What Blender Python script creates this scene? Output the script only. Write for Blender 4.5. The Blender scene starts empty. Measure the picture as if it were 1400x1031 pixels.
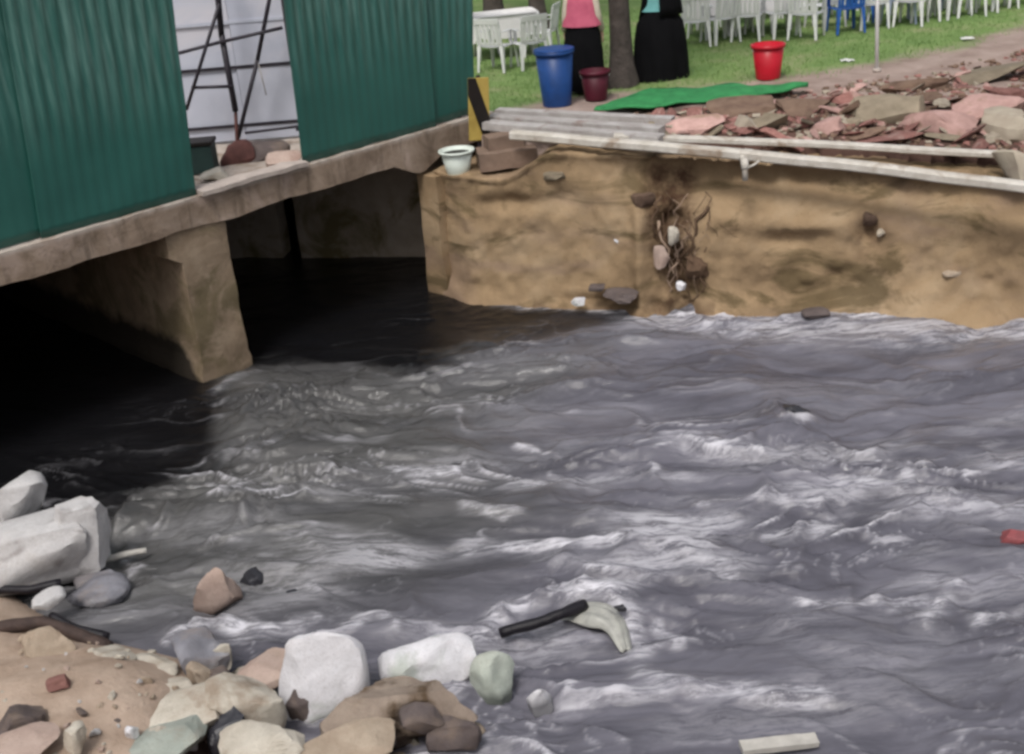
import bpy, bmesh, math, random
import numpy as np
from mathutils import Vector, Matrix, noise
random.seed(7); np.random.seed(7)
scene = bpy.context.scene
COL = scene.collection
R = math.radians

# ------------------------------------------------------------------ camera
W, H, F = 1400, 1031, 1700.0
PITCH, ROLL, CAMZ = R(23.8), R(5.0), 5.6
fwd = Vector((0, math.cos(PITCH), -math.sin(PITCH)))
_r0 = Vector((1, 0, 0)); _u0 = Vector((0, math.sin(PITCH), math.cos(PITCH)))
rgt = math.cos(ROLL) * _r0 - math.sin(ROLL) * _u0
upv = math.sin(ROLL) * _r0 + math.cos(ROLL) * _u0
cam = bpy.data.cameras.new('camera')
cam.sensor_width = 36.0
cam.lens = 36.0 * F / W
cam.clip_end = 2000
cam_ob = bpy.data.objects.new('camera', cam)
m = Matrix((rgt, upv, -fwd)).transposed().to_4x4()
m.translation = Vector((0, 0, CAMZ))
cam_ob.matrix_world = m
COL.objects.link(cam_ob)
scene.camera = cam_ob

# ------------------------------------------------------------------ light
SUN_EL, SUN_AZ = R(58), R(200)      # azimuth measured clockwise from +Y
world = bpy.data.worlds.new('World'); scene.world = world
world.use_nodes = True
wn = world.node_tree; wn.nodes.clear()
sky = wn.nodes.new('ShaderNodeTexSky'); sky.sky_type = 'NISHITA'
sky.sun_disc = False; sky.sun_elevation = SUN_EL; sky.sun_rotation = SUN_AZ
sky.air_density = 1.3; sky.dust_density = 5.0; sky.ozone_density = 1.0
hs = wn.nodes.new('ShaderNodeHueSaturation'); hs.inputs['Saturation'].default_value = 0.35
bg = wn.nodes.new('ShaderNodeBackground'); bg.inputs['Strength'].default_value = 0.10
wo = wn.nodes.new('ShaderNodeOutputWorld')
wn.links.new(sky.outputs[0], hs.inputs['Color']); wn.links.new(hs.outputs[0], bg.inputs['Color'])
wn.links.new(bg.outputs[0], wo.inputs['Surface'])
sl = bpy.data.lights.new('sun', 'SUN'); sl.energy = 1.4; sl.angle = R(14); sl.color = (1.0, 0.965, 0.92)
so = bpy.data.objects.new('sun', sl); COL.objects.link(so)
sd = Vector((math.sin(SUN_AZ) * math.cos(SUN_EL), math.cos(SUN_AZ) * math.cos(SUN_EL), math.sin(SUN_EL)))
so.rotation_euler = sd.to_track_quat('Z', 'Y').to_euler()
so.location = (0, -10, 30)
scene.view_settings.view_transform = 'Standard'; scene.view_settings.look = 'None'
scene.view_settings.gamma = 1; scene.view_settings.use_curve_mapping = False
scene.view_settings.exposure = 0.38
scene.render.engine = 'CYCLES'
scene.cycles.filter_width = 3.0
scene.cycles.max_bounces = 6
scene.cycles.diffuse_bounces = 2

# ------------------------------------------------------------------ helpers
def ray(x, y): return fwd * F + rgt * (x - W / 2) + upv * (H / 2 - y)
CAMP = Vector((0, 0, CAMZ))
def at(x, y, z=0.0):
    d = ray(x, y); return CAMP + d * ((z - CAMZ) / d.z)
def on_plane(x, y, p, n):
    d = ray(x, y); return CAMP + d * ((p - CAMP).dot(n) / d.dot(n))
def ppm(p): return F / (Vector(p) - CAMP).dot(fwd)        # pixels of the photograph per metre at p

def tag(o, label=None, cat=None, group=None, kind=None):
    if label: o['label'] = label
    if cat: o['category'] = cat
    if group: o['group'] = group
    if kind: o['kind'] = kind
    elif cat: o['kind'] = 'thing'
    return o
def empty(name, loc, rz=0.0):
    o = bpy.data.objects.new(name, None); o.location = loc; o.rotation_euler = (0, 0, rz)
    o.empty_display_size = 0.2
    COL.objects.link(o); return o
def link_mesh(name, me, mat=None, parent=None, smooth=False, loc=None):
    o = bpy.data.objects.new(name, me); COL.objects.link(o)
    if mat: me.materials.append(mat)
    if smooth: me.polygons.foreach_set('use_smooth', [True] * len(me.polygons))
    if parent: o.parent = parent
    if loc is not None: o.location = loc
    return o
def from_bm(name, bm, mat=None, parent=None, smooth=False, loc=None):
    me = bpy.data.meshes.new(name); bm.to_mesh(me); bm.free()
    return link_mesh(name, me, mat, parent, smooth, loc)
def from_py(name, v, f, mat=None, parent=None, smooth=False, loc=None):
    me = bpy.data.meshes.new(name); me.from_pydata([tuple(p) for p in v], [], f); me.update()
    return link_mesh(name, me, mat, parent, smooth, loc)
def copy_tree(o, parent=None):
    c = o.copy(); COL.objects.link(c)
    if parent: c.parent = parent
    for ch in list(o.children): copy_tree(ch, c)
    return c

def add_box(bm, c, d, rot=None):
    r = bmesh.ops.create_cube(bm, size=1.0)
    mt = Matrix.Translation(c) @ (rot.to_4x4() if rot is not None else Matrix.Identity(4)) @ Matrix.Diagonal((*d, 1))
    bmesh.ops.transform(bm, matrix=mt, verts=r['verts']); return r['verts']
def box(name, c, d, mat, parent=None, rot=None, bev=0.0, segs=2):
    bm = bmesh.new(); add_box(bm, Vector(c), d, rot)
    if bev: bmesh.ops.bevel(bm, geom=bm.edges[:], offset=bev, segments=segs, affect='EDGES', profile=0.6)
    return from_bm(name, bm, mat, parent)
def tube_geo(pts, rad, n=8, caps=True):
    pts = [Vector(p) for p in pts]
    if not hasattr(rad, '__len__'): rad = [rad] * len(pts)
    v, f = [], []
    ref = None
    for i, p in enumerate(pts):
        t = (pts[min(i + 1, len(pts) - 1)] - pts[max(i - 1, 0)]).normalized()
        if ref is None: ref = t.orthogonal().normalized()
        a = (ref - t * ref.dot(t)).normalized(); ref = a; b = t.cross(a)
        for k in range(n):
            an = 2 * math.pi * k / n
            v.append(p + (a * math.cos(an) + b * math.sin(an)) * rad[i])
    for i in range(len(pts) - 1):
        for k in range(n):
            f.append((i * n + k, i * n + (k + 1) % n, (i + 1) * n + (k + 1) % n, (i + 1) * n + k))
    if caps:
        f.append(tuple(range(n - 1, -1, -1))); f.append(tuple((len(pts) - 1) * n + k for k in range(n)))
    return v, f
def tube(name, pts, rad, mat, parent=None, n=8, smooth=True):
    v, f = tube_geo(pts, rad, n); return from_py(name, v, f, mat, parent, smooth)
def tubes(name, lst, mat, parent=None, n=7, smooth=True):
    V, Fc = [], []
    for pts, rad in lst:
        v, f = tube_geo(pts, rad, n); o = len(V); V += v; Fc += [tuple(i + o for i in q) for q in f]
    return from_py(name, V, Fc, mat, parent, smooth)
def lathe(name, prof, mat, parent=None, n=28, sq=(1, 1), smooth=True, fold=None, loc=None):
    v, f = [], []
    for i, (r, z) in enumerate(prof):
        for k in range(n):
            a = 2 * math.pi * k / n
            rr = r * (1 + (fold(a, z) if fold else 0))
            v.append((rr * math.cos(a) * sq[0], rr * math.sin(a) * sq[1], z))
    for i in range(len(prof) - 1):
        for k in range(n): f.append((i * n + k, i * n + (k + 1) % n, (i + 1) * n + (k + 1) % n, (i + 1) * n + k))
    return from_py(name, v, f, mat, parent, smooth, loc)

def rough_box(name, lo, hi, step, amp, mat, parent=None, seed=0.0, nscale=1.5, fn=None, smooth=True):
    """a box with its faces cut into cells and weathered by noise; fn(v) may reshape it"""
    lo, hi = Vector(lo), Vector(hi)
    n = [max(1, int(round((hi[i] - lo[i]) / step))) for i in range(3)]
    n = [min(k, 170) for k in n]
    idx, V, Fc = {}, [], []
    def vid(i, j, k):
        key = (i, j, k)
        if key not in idx:
            idx[key] = len(V)
            V.append(Vector((lo.x + (hi.x - lo.x) * i / n[0], lo.y + (hi.y - lo.y) * j / n[1], lo.z + (hi.z - lo.z) * k / n[2])))
        return idx[key]
    for a, b, c in ((0, 1, 2), (1, 2, 0), (2, 0, 1)):
        for i in range(n[a]):
            for j in range(n[b]):
                for k in (0, n[c]):
                    q = []
                    for di, dj in ((0, 0), (1, 0), (1, 1), (0, 1)):
                        t = [0, 0, 0]; t[a] = i + di; t[b] = j + dj; t[c] = k; q.append(vid(*t))
                    Fc.append(tuple(q) if k else tuple(reversed(q)))
    out = []
    for p in V:
        q = p.copy()
        if fn: q = fn(q)
        s = Vector((seed, seed * 1.7, seed * 0.3))
        d = Vector((noise.fractal(p * nscale + s, 0.9, 2.1, 4), noise.fractal(p * nscale + s + Vector((9, 2, 5)), 0.9, 2.1, 4),
                    noise.fractal(p * nscale + s + Vector((4, 7, 1)), 0.9, 2.1, 4)))
        out.append(q + d * amp)
    ob = from_py(name, out, Fc, mat, parent, smooth)
    if smooth: ob.data.set_sharp_from_angle(angle=R(42))
    return ob

def rock_mesh(seed, dims, cuts=9, amp=0.05, sub=3, depth=(0.62, 0.92), nsc=1.6, box=0.5):
    """broken stone: a blocky ball chopped by planes, then weathered"""
    rnd = random.Random(seed)
    bm = bmesh.new(); bmesh.ops.create_icosphere(bm, subdivisions=sub, radius=1.0)
    pl = []
    for _ in range(cuts):
        n = Vector((rnd.gauss(0, 1), rnd.gauss(0, 1), rnd.gauss(0, 0.9))).normalized(); pl.append((n, rnd.uniform(*depth)))
    pl += [(n, d - 0.03) for n, d in pl[:3]]
    off = Vector((rnd.uniform(-50, 50),) * 3)
    for v in bm.verts:
        p = v.co.copy()
        p = Vector([math.copysign(abs(c) ** box, c) for c in p])
        for n, d in pl:
            d2 = d + 0.05 * noise.noise(p * 1.7 + off)
            e = p.dot(n) - d2
            if e > 0: p -= n * e
        q = p * nsc + off
        nn = v.co.normalized()
        p += nn * (noise.fractal(q, 0.8, 2.2, 4) * amp + noise.fractal(q * 5.5, 0.7, 2.2, 3) * amp * 0.32)
        v.co = Vector((p.x * dims[0] / 2, p.y * dims[1] / 2, p.z * dims[2] / 2))
    me = bpy.data.meshes.new('stone'); bm.to_mesh(me); bm.free()
    me.polygons.foreach_set('use_smooth', [True] * len(me.polygons))
    me.set_sharp_from_angle(angle=R(32))
    return me

# numpy noise -------------------------------------------------------
def vnoise(x, y, seed=0):
    xi = np.floor(x).astype(np.int64); yi = np.floor(y).astype(np.int64)
    xf = x - xi; yf = y - yi
    def g(ix, iy):
        h = (ix * 374761393 + iy * 668265263 + seed * 1274126177) & 0xFFFFFFFF
        h = ((h ^ (h >> 13)) * 1274126177) & 0xFFFFFFFF
        a = ((h ^ (h >> 16)) & 0xFFFF) / 65535.0 * 2 * np.pi
        return np.cos(a), np.sin(a)
    u = xf * xf * xf * (xf * (xf * 6 - 15) + 10); v = yf * yf * yf * (yf * (yf * 6 - 15) + 10)
    def d(ix, iy, dx, dy):
        c, s = g(ix, iy); return c * dx + s * dy
    a = d(xi, yi, xf, yf); b = d(xi + 1, yi, xf - 1, yf); c = d(xi, yi + 1, xf, yf - 1); e = d(xi + 1, yi + 1, xf - 1, yf - 1)
    return 1.5 * ((a * (1 - u) + b * u) * (1 - v) + (c * (1 - u) + e * u) * v)
def fbm(x, y, oct=4, seed=0, gain=0.5):
    s = 0; am = 1.0
    for o in range(oct):
        s = s + am * vnoise(x * 2 ** o + o * 17.3, y * 2 ** o - o * 9.1, seed + o); am *= gain
    return s
def sst(a, b, x):
    t = np.clip((x - a) / (b - a), 0, 1); return t * t * (3 - 2 * t)

# ------------------------------------------------------------------ materials
class NT:
    def __init__(self, name):
        self.m = bpy.data.materials.new(name); self.m.use_nodes = True
        self.t = self.m.node_tree; self.b = self.t.nodes['Principled BSDF']
    def n(self, ty, **kw):
        x = self.t.nodes.new(ty)
        for k, v in kw.items(): setattr(x, k, v)
        return x
    def l(self, a, b): self.t.links.new(a, b)
    def noise(self, scale, detail=5, rough=0.6, vec=None, dist=0.0):
        x = self.n('ShaderNodeTexNoise'); x.inputs['Scale'].default_value = scale; x.inputs['Detail'].default_value = detail
        x.inputs['Roughness'].default_value = rough; x.inputs['Distortion'].default_value = dist
        if vec is not None: self.l(vec, x.inputs['Vector'])
        return x.outputs['Fac']
    def ramp(self, fac, stops):
        x = self.n('ShaderNodeValToRGB'); e = x.color_ramp.elements
        while len(e) < len(stops): e.new(0.5)
        for q, (p, c) in zip(e, stops):
            q.position = p; q.color = (*c, 1) if hasattr(c, '__len__') else (c, c, c, 1)
        self.l(fac, x.inputs['Fac']); return x.outputs['Color']
    def mix(self, fac, a, b, mode='MIX'):
        x = self.n('ShaderNodeMix', data_type='RGBA', blend_type=mode)
        for s, v in (('Factor', fac), ('A', a), ('B', b)):
            i = [k for k in x.inputs if k.name == s and (k.type == 'RGBA' or s == 'Factor')][0]
            if hasattr(v, 'is_linked'): self.l(v, i)
            elif s == 'Factor': i.default_value = v
            else: i.default_value = (*v, 1)
        return [o for o in x.outputs if o.type == 'RGBA'][0]
    def bump(self, h, strength=0.3, dist=0.02):
        x = self.n('ShaderNodeBump'); x.inputs['Strength'].default_value = strength; x.inputs['Distance'].default_value = dist
        self.l(h, x.inputs['Height']); self.l(x.outputs[0], self.b.inputs['Normal'])

STONES = {'grey_stone', 'blue_grey_stone', 'white_stone', 'cream_stone', 'green_grey_stone', 'pale_green_stone', 'tan_stone', 'brown_stone', 'pinkish_stone', 'dark_stone'}
def M(name, c1, c2=None, scale=6.0, rough=0.8, bump=0.3, bscale=None, c3=None, c3cut=(0.52, 0.62), var=0.0, spec=0.3, bdist=0.02, obj=True, s3=None, metal=0.0):
    k = NT(name)
    tc = k.n('ShaderNodeTexCoord'); vec = tc.outputs['Object'] if obj else tc.outputs['Generated']
    c2 = c2 or tuple(x * 0.75 for x in c1)
    oi = k.n('ShaderNodeObjectInfo')
    va = k.n('ShaderNodeVectorMath', operation='ADD'); sc = k.n('ShaderNodeVectorMath', operation='SCALE')
    cb = k.n('ShaderNodeCombineXYZ'); k.l(oi.outputs['Random'], cb.inputs[0]); k.l(oi.outputs['Random'], cb.inputs[1])
    k.l(cb.outputs[0], sc.inputs[0]); sc.inputs['Scale'].default_value = 37.0
    k.l(vec, va.inputs[0]); k.l(sc.outputs[0], va.inputs[1]); vec = va.outputs[0]
    f = k.noise(scale, 6, 0.62, vec, 0.3)
    col = k.ramp(f, [(0.3, c2), (0.68, c1)])
    if c3:
        g = k.noise(s3 or scale * 0.45, 5, 0.6, vec, 0.6)
        col = k.mix(k.ramp(g, [(c3cut[0], 0.0), (c3cut[1], 1.0)]), col, c3)
    if name in STONES:
        # mineral grain, hairline dirt, and the wet band where the stream laps the stone
        sp_ = k.noise(70, 3, 0.8, vec); col = k.mix(k.ramp(sp_, [(0.56, 0.0), (0.66, 0.45)]), col, tuple(x * 0.45 for x in c1))
        cr_ = k.noise(3.3, 8, 0.72, vec, 1.4); col = k.mix(k.ramp(cr_, [(0.48, 0.0), (0.5, 0.16), (0.52, 0.0)]), col, (0.16, 0.12, 0.085))
        md_ = k.noise(1.9, 6, 0.7, vec, 0.5); col = k.mix(k.ramp(md_, [(0.5, 0.0), (0.68, 0.22 if name in ('white_stone', 'pale_green_stone', 'grey_stone') else 0.5)]), col, (0.27, 0.20, 0.145))
        gp = k.n('ShaderNodeNewGeometry'); sz_ = k.n('ShaderNodeSeparateXYZ'); k.l(gp.outputs['Position'], sz_.inputs[0])
        wz = k.n('ShaderNodeMath', operation='MULTIPLY_ADD'); k.l(k.noise(6, 4, 0.6, vec), wz.inputs[0]); wz.inputs[1].default_value = -0.12; k.l(sz_.outputs[2], wz.inputs[2])
        wm = k.n('ShaderNodeMapRange'); wm.inputs['From Min'].default_value = 0.05; wm.inputs['From Max'].default_value = -0.02; k.l(wz.outputs[0], wm.inputs['Value'])
        wet = wm.outputs[0]
        col = k.mix(wet, col, tuple(x * 0.42 for x in c2))
        wr = k.n('ShaderNodeMapRange'); wr.inputs['To Min'].default_value = rough; wr.inputs['To Max'].default_value = 0.25; k.l(wet, wr.inputs['Value']); k.l(wr.outputs[0], k.b.inputs['Roughness'])
    if var:
        h = k.n('ShaderNodeHueSaturation'); mr = k.n('ShaderNodeMapRange')
        mr.inputs['To Min'].default_value = 1 - var; mr.inputs['To Max'].default_value = 1 + var
        k.l(oi.outputs['Random'], mr.inputs['Value']); k.l(mr.outputs[0], h.inputs['Value']); k.l(col, h.inputs['Color']); col = h.outputs[0]
    k.l(col, k.b.inputs['Base Color'])
    k.b.inputs['Roughness'].default_value = rough; k.b.inputs['Specular IOR Level'].default_value = spec
    k.b.inputs['Metallic'].default_value = metal
    if bump:
        k.bump(k.noise(bscale or scale * 4, 6, 0.7, vec), bump, bdist)
    return k.m

MAT = dict(
    concrete=M('weathered_concrete', (0.27, 0.215, 0.16), (0.175, 0.14, 0.105), 2.2, 0.9, 0.5, 14, (0.115, 0.085, 0.055), (0.5, 0.66)),
    deck=M('bridge_deck_concrete', (0.35, 0.275, 0.22), (0.19, 0.145, 0.11), 2.6, 0.9, 0.6, 16, (0.46, 0.38, 0.33), (0.56, 0.64)),
    palecon=M('pale_concrete', (0.46, 0.40, 0.36), (0.34, 0.29, 0.26), 5, 0.9, 0.4, 20),
    inner=M('inner_wall_concrete', (0.42, 0.35, 0.285), (0.29, 0.24, 0.19), 2.5, 0.9, 0.5, 14, (0.15, 0.12, 0.06), (0.52, 0.64)),
    darkcon=M('damp_concrete', (0.17, 0.13, 0.10), (0.09, 0.07, 0.055), 2.0, 0.8, 0.4, 12),  # concrete darkened to paint the culvert end in shade
    block=M('brown_block', (0.24, 0.17, 0.13), (0.15, 0.105, 0.08), 4, 0.9, 0.4, 16),
    pvc=M('white_pipe_plastic', (0.60, 0.57, 0.52), (0.40, 0.36, 0.31), 5, 0.6, 0.3, 30, (0.28, 0.215, 0.16), (0.56, 0.68)),
    greypipe=M('grey_pipe_plastic', (0.46, 0.44, 0.43), (0.29, 0.26, 0.245), 5, 0.6, 0.1, 20, (0.2, 0.13, 0.1), (0.58, 0.7)),
    white=M('white_plastic', (0.74, 0.74, 0.74), (0.62, 0.63, 0.63), 3, 0.4, 0.0),
    whitecloth=M('white_cloth', (0.72, 0.71, 0.70), (0.6, 0.59, 0.58), 4, 0.9, 0.1, 30),
    tub=M('white_tub_plastic', (0.70, 0.76, 0.70), (0.58, 0.64, 0.58), 4, 0.5, 0.05),
    hoard=M('hoarding_paint', (0.50, 0.52, 0.60), (0.42, 0.44, 0.52), 1.6, 0.6, 0.1, 8, (0.56, 0.55, 0.6), (0.5, 0.66)),
    darkmetal=M('dark_steel', (0.035, 0.03, 0.04), (0.02, 0.017, 0.022), 8, 0.5, 0.1),
    rust=M('rust_red_steel', (0.11, 0.045, 0.04), (0.06, 0.025, 0.022), 10, 0.8, 0.2),
    bluep=M('blue_plastic', (0.014, 0.062, 0.23), (0.01, 0.042, 0.15), 3, 0.42, 0.03),
    bluechair=M('blue_chair_plastic', (0.03, 0.12, 0.42), (0.02, 0.09, 0.33), 3, 0.4, 0.03),
    palebluechair=M('pale_blue_plastic', (0.40, 0.46, 0.62), (0.32, 0.38, 0.52), 3, 0.4, 0.03),
    redp=M('red_plastic', (0.50, 0.012, 0.028), (0.38, 0.01, 0.02), 3, 0.35, 0.03),
    darkred=M('dark_red_plastic', (0.085, 0.009, 0.022), (0.05, 0.006, 0.012), 3, 0.5, 0.05),
    yellow=M('yellow_paint', (0.46, 0.34, 0.09), (0.30, 0.21, 0.05), 4, 0.5, 0.05),
    black=M('black_paint', (0.014, 0.01, 0.009), (0.009, 0.007, 0.006), 4, 0.5, 0.05),
    greenmat=M('green_matting', (0.04, 0.26, 0.085), (0.022, 0.15, 0.05), 6, 0.8, 0.5, 60),
    greyst=M('grey_stone', (0.56, 0.55, 0.55), (0.42, 0.41, 0.415), 5, 0.85, 0.5, 22, (0.30, 0.285, 0.285), (0.58, 0.68)),
    boulder=M('blue_grey_stone', (0.24, 0.24, 0.27), (0.13, 0.13, 0.15), 4, 0.7, 0.5, 20, (0.33, 0.33, 0.35), (0.56, 0.64)),
    whitest=M('white_stone', (0.70, 0.69, 0.72), (0.56, 0.555, 0.58), 4, 0.8, 0.5, 24, (0.42, 0.45, 0.42), (0.52, 0.64)),
    cream=M('cream_stone', (0.55, 0.51, 0.44), (0.40, 0.36, 0.30), 5, 0.85, 0.6, 24, (0.30, 0.24, 0.185), (0.56, 0.68)),
    greenst=M('green_grey_stone', (0.36, 0.39, 0.35), (0.24, 0.265, 0.235), 4, 0.8, 0.4, 20),
    palegreen=M('pale_green_stone', (0.50, 0.54, 0.48), (0.34, 0.375, 0.33), 4, 0.7, 0.3, 20),
    tanst=M('tan_stone', (0.44, 0.36, 0.28), (0.30, 0.235, 0.175), 4, 0.9, 0.5, 20, (0.17, 0.12, 0.085), (0.56, 0.66)),
    brownst=M('brown_stone', (0.33, 0.27, 0.22), (0.20, 0.155, 0.125), 4, 0.9, 0.7, 16, (0.085, 0.055, 0.032), (0.5, 0.6)),
    pinkst=M('pinkish_stone', (0.46, 0.36, 0.31), (0.36, 0.265, 0.225), 4, 0.85, 0.5, 20, (0.24, 0.14, 0.11), (0.6, 0.7)),
    darkst=M('dark_stone', (0.13, 0.105, 0.10), (0.07, 0.055, 0.055), 5, 0.8, 0.5, 20),
    wetst=M('wet_dark_stone', (0.035, 0.035, 0.042), (0.02, 0.02, 0.025), 5, 0.25, 0.4, 20, spec=0.5),
    brick=M('broken_red_brick', (0.30, 0.15, 0.13), (0.17, 0.078, 0.066), 7, 0.9, 0.6, 30, (0.34, 0.23, 0.2), (0.55, 0.66), var=0.3),
    pinkbr=M('pink_rubble', (0.52, 0.335, 0.30), (0.36, 0.22, 0.195), 6, 0.9, 0.6, 30, (0.30, 0.2, 0.15), (0.56, 0.66), var=0.2),
    earth=M('brown_clod', (0.215, 0.145, 0.105), (0.12, 0.075, 0.055), 6, 0.95, 0.7, 26, var=0.3),
    olive=M('olive_rubble', (0.27, 0.225, 0.165), (0.17, 0.14, 0.10), 5, 0.95, 0.6, 24, var=0.2),
    palerub=M('pale_rubble', (0.42, 0.37, 0.29), (0.30, 0.25, 0.20), 5, 0.9, 0.5, 24, var=0.15),
    wood=M('dark_wet_wood', (0.075, 0.05, 0.042), (0.03, 0.02, 0.018), 9, 0.7, 0.5, 30),  # tone of the log that stands for gap shade
    blackwood=M('black_wet_wood', (0.014, 0.012, 0.016), (0.008, 0.007, 0.01), 9, 0.4, 0.4, 30),
    root=M('brown_root', (0.15, 0.095, 0.06), (0.07, 0.042, 0.027), 9, 0.9, 0.4, 40),
    paleroot=M('bare_root', (0.38, 0.28, 0.21), (0.25, 0.175, 0.13), 9, 0.85, 0.4, 40),
    bark=M('bark', (0.115, 0.095, 0.085), (0.06, 0.05, 0.045), 7, 0.95, 1.0, 18, bdist=0.05),
    skin=M('skin', (0.50, 0.33, 0.25), (0.45, 0.29, 0.215), 6, 0.5, 0.0),
    hair=M('hair', (0.012, 0.009, 0.008), (0.008, 0.006, 0.005), 20, 0.4, 0.2, 60),
    pinkcloth=M('pink_cloth', (0.56, 0.13, 0.20), (0.45, 0.09, 0.15), 5, 0.9, 0.2, 30),
    blackcloth=M('black_cloth', (0.006, 0.006, 0.007), (0.004, 0.004, 0.005), 5, 0.95, 0.2, 30, spec=0.1),
    tealcloth=M('teal_cloth', (0.17, 0.42, 0.42), (0.12, 0.33, 0.33), 5, 0.9, 0.2, 30),
    creamcloth=M('cream_cloth', (0.62, 0.56, 0.45), (0.5, 0.44, 0.35), 5, 0.9, 0.2, 30),
    leaf=M('leaves', (0.055, 0.10, 0.03), (0.025, 0.055, 0.016), 1.2, 0.6, 0.0),
    hedge=M('hedge_leaves', (0.03, 0.075, 0.028), (0.014, 0.04, 0.014), 1.2, 0.6, 0.0),
    plasticfilm=M('pale_plastic_film', (0.42, 0.42, 0.38), (0.25, 0.25, 0.235), 8, 0.35, 0.3, 20),
    plank=M('bleached_plank', (0.52, 0.50, 0.46), (0.38, 0.36, 0.33), 9, 0.8, 0.3, 30),
    redrag=M('red_scrap', (0.30, 0.08, 0.085), (0.17, 0.05, 0.055), 9, 0.6, 0.3, 30),
    greenbox=M('dark_green_box', (0.03, 0.06, 0.055), (0.02, 0.04, 0.038), 4, 0.5, 0.1),
)

def sheet_material():
    k = NT('green_painted_sheet')
    tc = k.n('ShaderNodeTexCoord')
    mp = k.n('ShaderNodeMapping'); mp.inputs['Scale'].default_value = (7.0, 7.0, 0.5)
    k.l(tc.outputs['Object'], mp.inputs['Vector'])
    st = k.noise(2.2, 6, 0.65, mp.outputs[0])
    bl = k.noise(0.9, 4, 0.6, tc.outputs['Object'])
    col = k.ramp(bl, [(0.3, (0.015, 0.088, 0.074)), (0.7, (0.022, 0.112, 0.092))])
    sx = k.n('ShaderNodeSeparateXYZ'); k.l(tc.outputs['Object'], sx.inputs[0])
    mr = k.n('ShaderNodeMapRange'); mr.inputs['From Min'].default_value = 2.9; mr.inputs['From Max'].default_value = 3.9      # paler streaks, stronger towards the top
    k.l(sx.outputs[2], mr.inputs['Value'])
    mm = k.n('ShaderNodeMath', operation='MULTIPLY'); k.l(mr.outputs[0], mm.inputs[0]); k.l(k.ramp(st, [(0.42, 0.15), (0.62, 0.85)]), mm.inputs[1])
    col = k.mix(mm.outputs[0], col, (0.10, 0.21, 0.185))
    k.l(col, k.b.inputs['Base Color']); k.b.inputs['Roughness'].default_value = 0.42
    k.b.inputs['Specular IOR Level'].default_value = 0.5
    k.bump(bl, 0.1, 0.02)
    return k.m
MAT['sheet'] = sheet_material()

def culvert_material():
    k = NT('tide_marked_concrete')
    tc = k.n('ShaderNodeTexCoord'); v = tc.outputs['Object']
    a = k.noise(2.4, 7, 0.66, v, 0.4)
    col = k.ramp(a, [(0.28, (0.165, 0.122, 0.082)), (0.5, (0.265, 0.20, 0.14)), (0.72, (0.35, 0.275, 0.20))])
    g = k.noise(1.3, 5, 0.65, v, 1.0)
    col = k.mix(k.ramp(g, [(0.52, 0.0), (0.62, 0.6)]), col, (0.10, 0.085, 0.04))
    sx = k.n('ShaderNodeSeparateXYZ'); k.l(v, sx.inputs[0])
    # culvert shade painted as a ragged dark band, higher on the inside
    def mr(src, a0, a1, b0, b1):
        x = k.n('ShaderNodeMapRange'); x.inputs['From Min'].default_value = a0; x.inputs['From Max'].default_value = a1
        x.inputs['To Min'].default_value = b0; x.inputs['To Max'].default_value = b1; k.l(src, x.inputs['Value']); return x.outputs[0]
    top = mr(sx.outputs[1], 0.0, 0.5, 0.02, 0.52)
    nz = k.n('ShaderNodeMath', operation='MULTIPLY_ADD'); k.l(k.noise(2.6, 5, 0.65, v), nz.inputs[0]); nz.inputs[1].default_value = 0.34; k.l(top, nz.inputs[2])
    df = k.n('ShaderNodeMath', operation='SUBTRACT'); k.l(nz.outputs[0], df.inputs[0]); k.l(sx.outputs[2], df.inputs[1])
    col = k.mix(mr(df.outputs[0], 0.17, 0.34, 0.0, 0.95), col, (0.018, 0.015, 0.012))  # near-black for the painted shade inside
    k.l(col, k.b.inputs['Base Color']); k.b.inputs['Roughness'].default_value = 0.9; k.b.inputs['Specular IOR Level'].default_value = 0.2
    k.bump(k.noise(16, 7, 0.7, v), 0.5, 0.025)
    return k.m
MAT['culvert'] = culvert_material()

def deck_material():
    k = NT('stained_deck_concrete')
    tc = k.n('ShaderNodeTexCoord'); v = tc.outputs['Object']
    a = k.noise(3.0, 8, 0.7, v, 0.5)
    col = k.ramp(a, [(0.3, (0.16, 0.118, 0.088)), (0.5, (0.27, 0.205, 0.155)), (0.7, (0.36, 0.285, 0.23))])
    mp = k.n('ShaderNodeMapping'); mp.inputs['Scale'].default_value = (6.0, 6.0, 0.8); k.l(v, mp.inputs['Vector'])
    d = k.noise(1.0, 6, 0.65, mp.outputs[0], 0.3)                     # drips
    col = k.mix(k.ramp(d, [(0.52, 0.0), (0.64, 0.65)]), col, (0.10, 0.075, 0.055))
    g = k.noise(1.2, 5, 0.6, v, 0.7)
    col = k.mix(k.ramp(g, [(0.55, 0.0), (0.62, 0.6)]), col, (0.42, 0.33, 0.28))
    sx = k.n('ShaderNodeSeparateXYZ'); k.l(v, sx.inputs[0])          # lit top edge painted in as a paler, broken line
    mr = k.n('ShaderNodeMapRange'); mr.inputs['From Min'].default_value = 2.10; mr.inputs['From Max'].default_value = 2.15; k.l(sx.outputs[2], mr.inputs['Value'])
    mm = k.n('ShaderNodeMath', operation='MULTIPLY'); k.l(mr.outputs[0], mm.inputs[0]); k.l(k.ramp(k.noise(4, 5, 0.7, v), [(0.38, 0.15), (0.55, 0.9)]), mm.inputs[1])
    col = k.mix(mm.outputs[0], col, (0.50, 0.44, 0.39))
    k.l(col, k.b.inputs['Base Color']); k.b.inputs['Roughness'].default_value = 0.9; k.b.inputs['Specular IOR Level'].default_value = 0.2
    k.bump(k.noise(18, 8, 0.75, v), 0.7, 0.03)
    return k.m
MAT['deckedge'] = deck_material()

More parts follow.
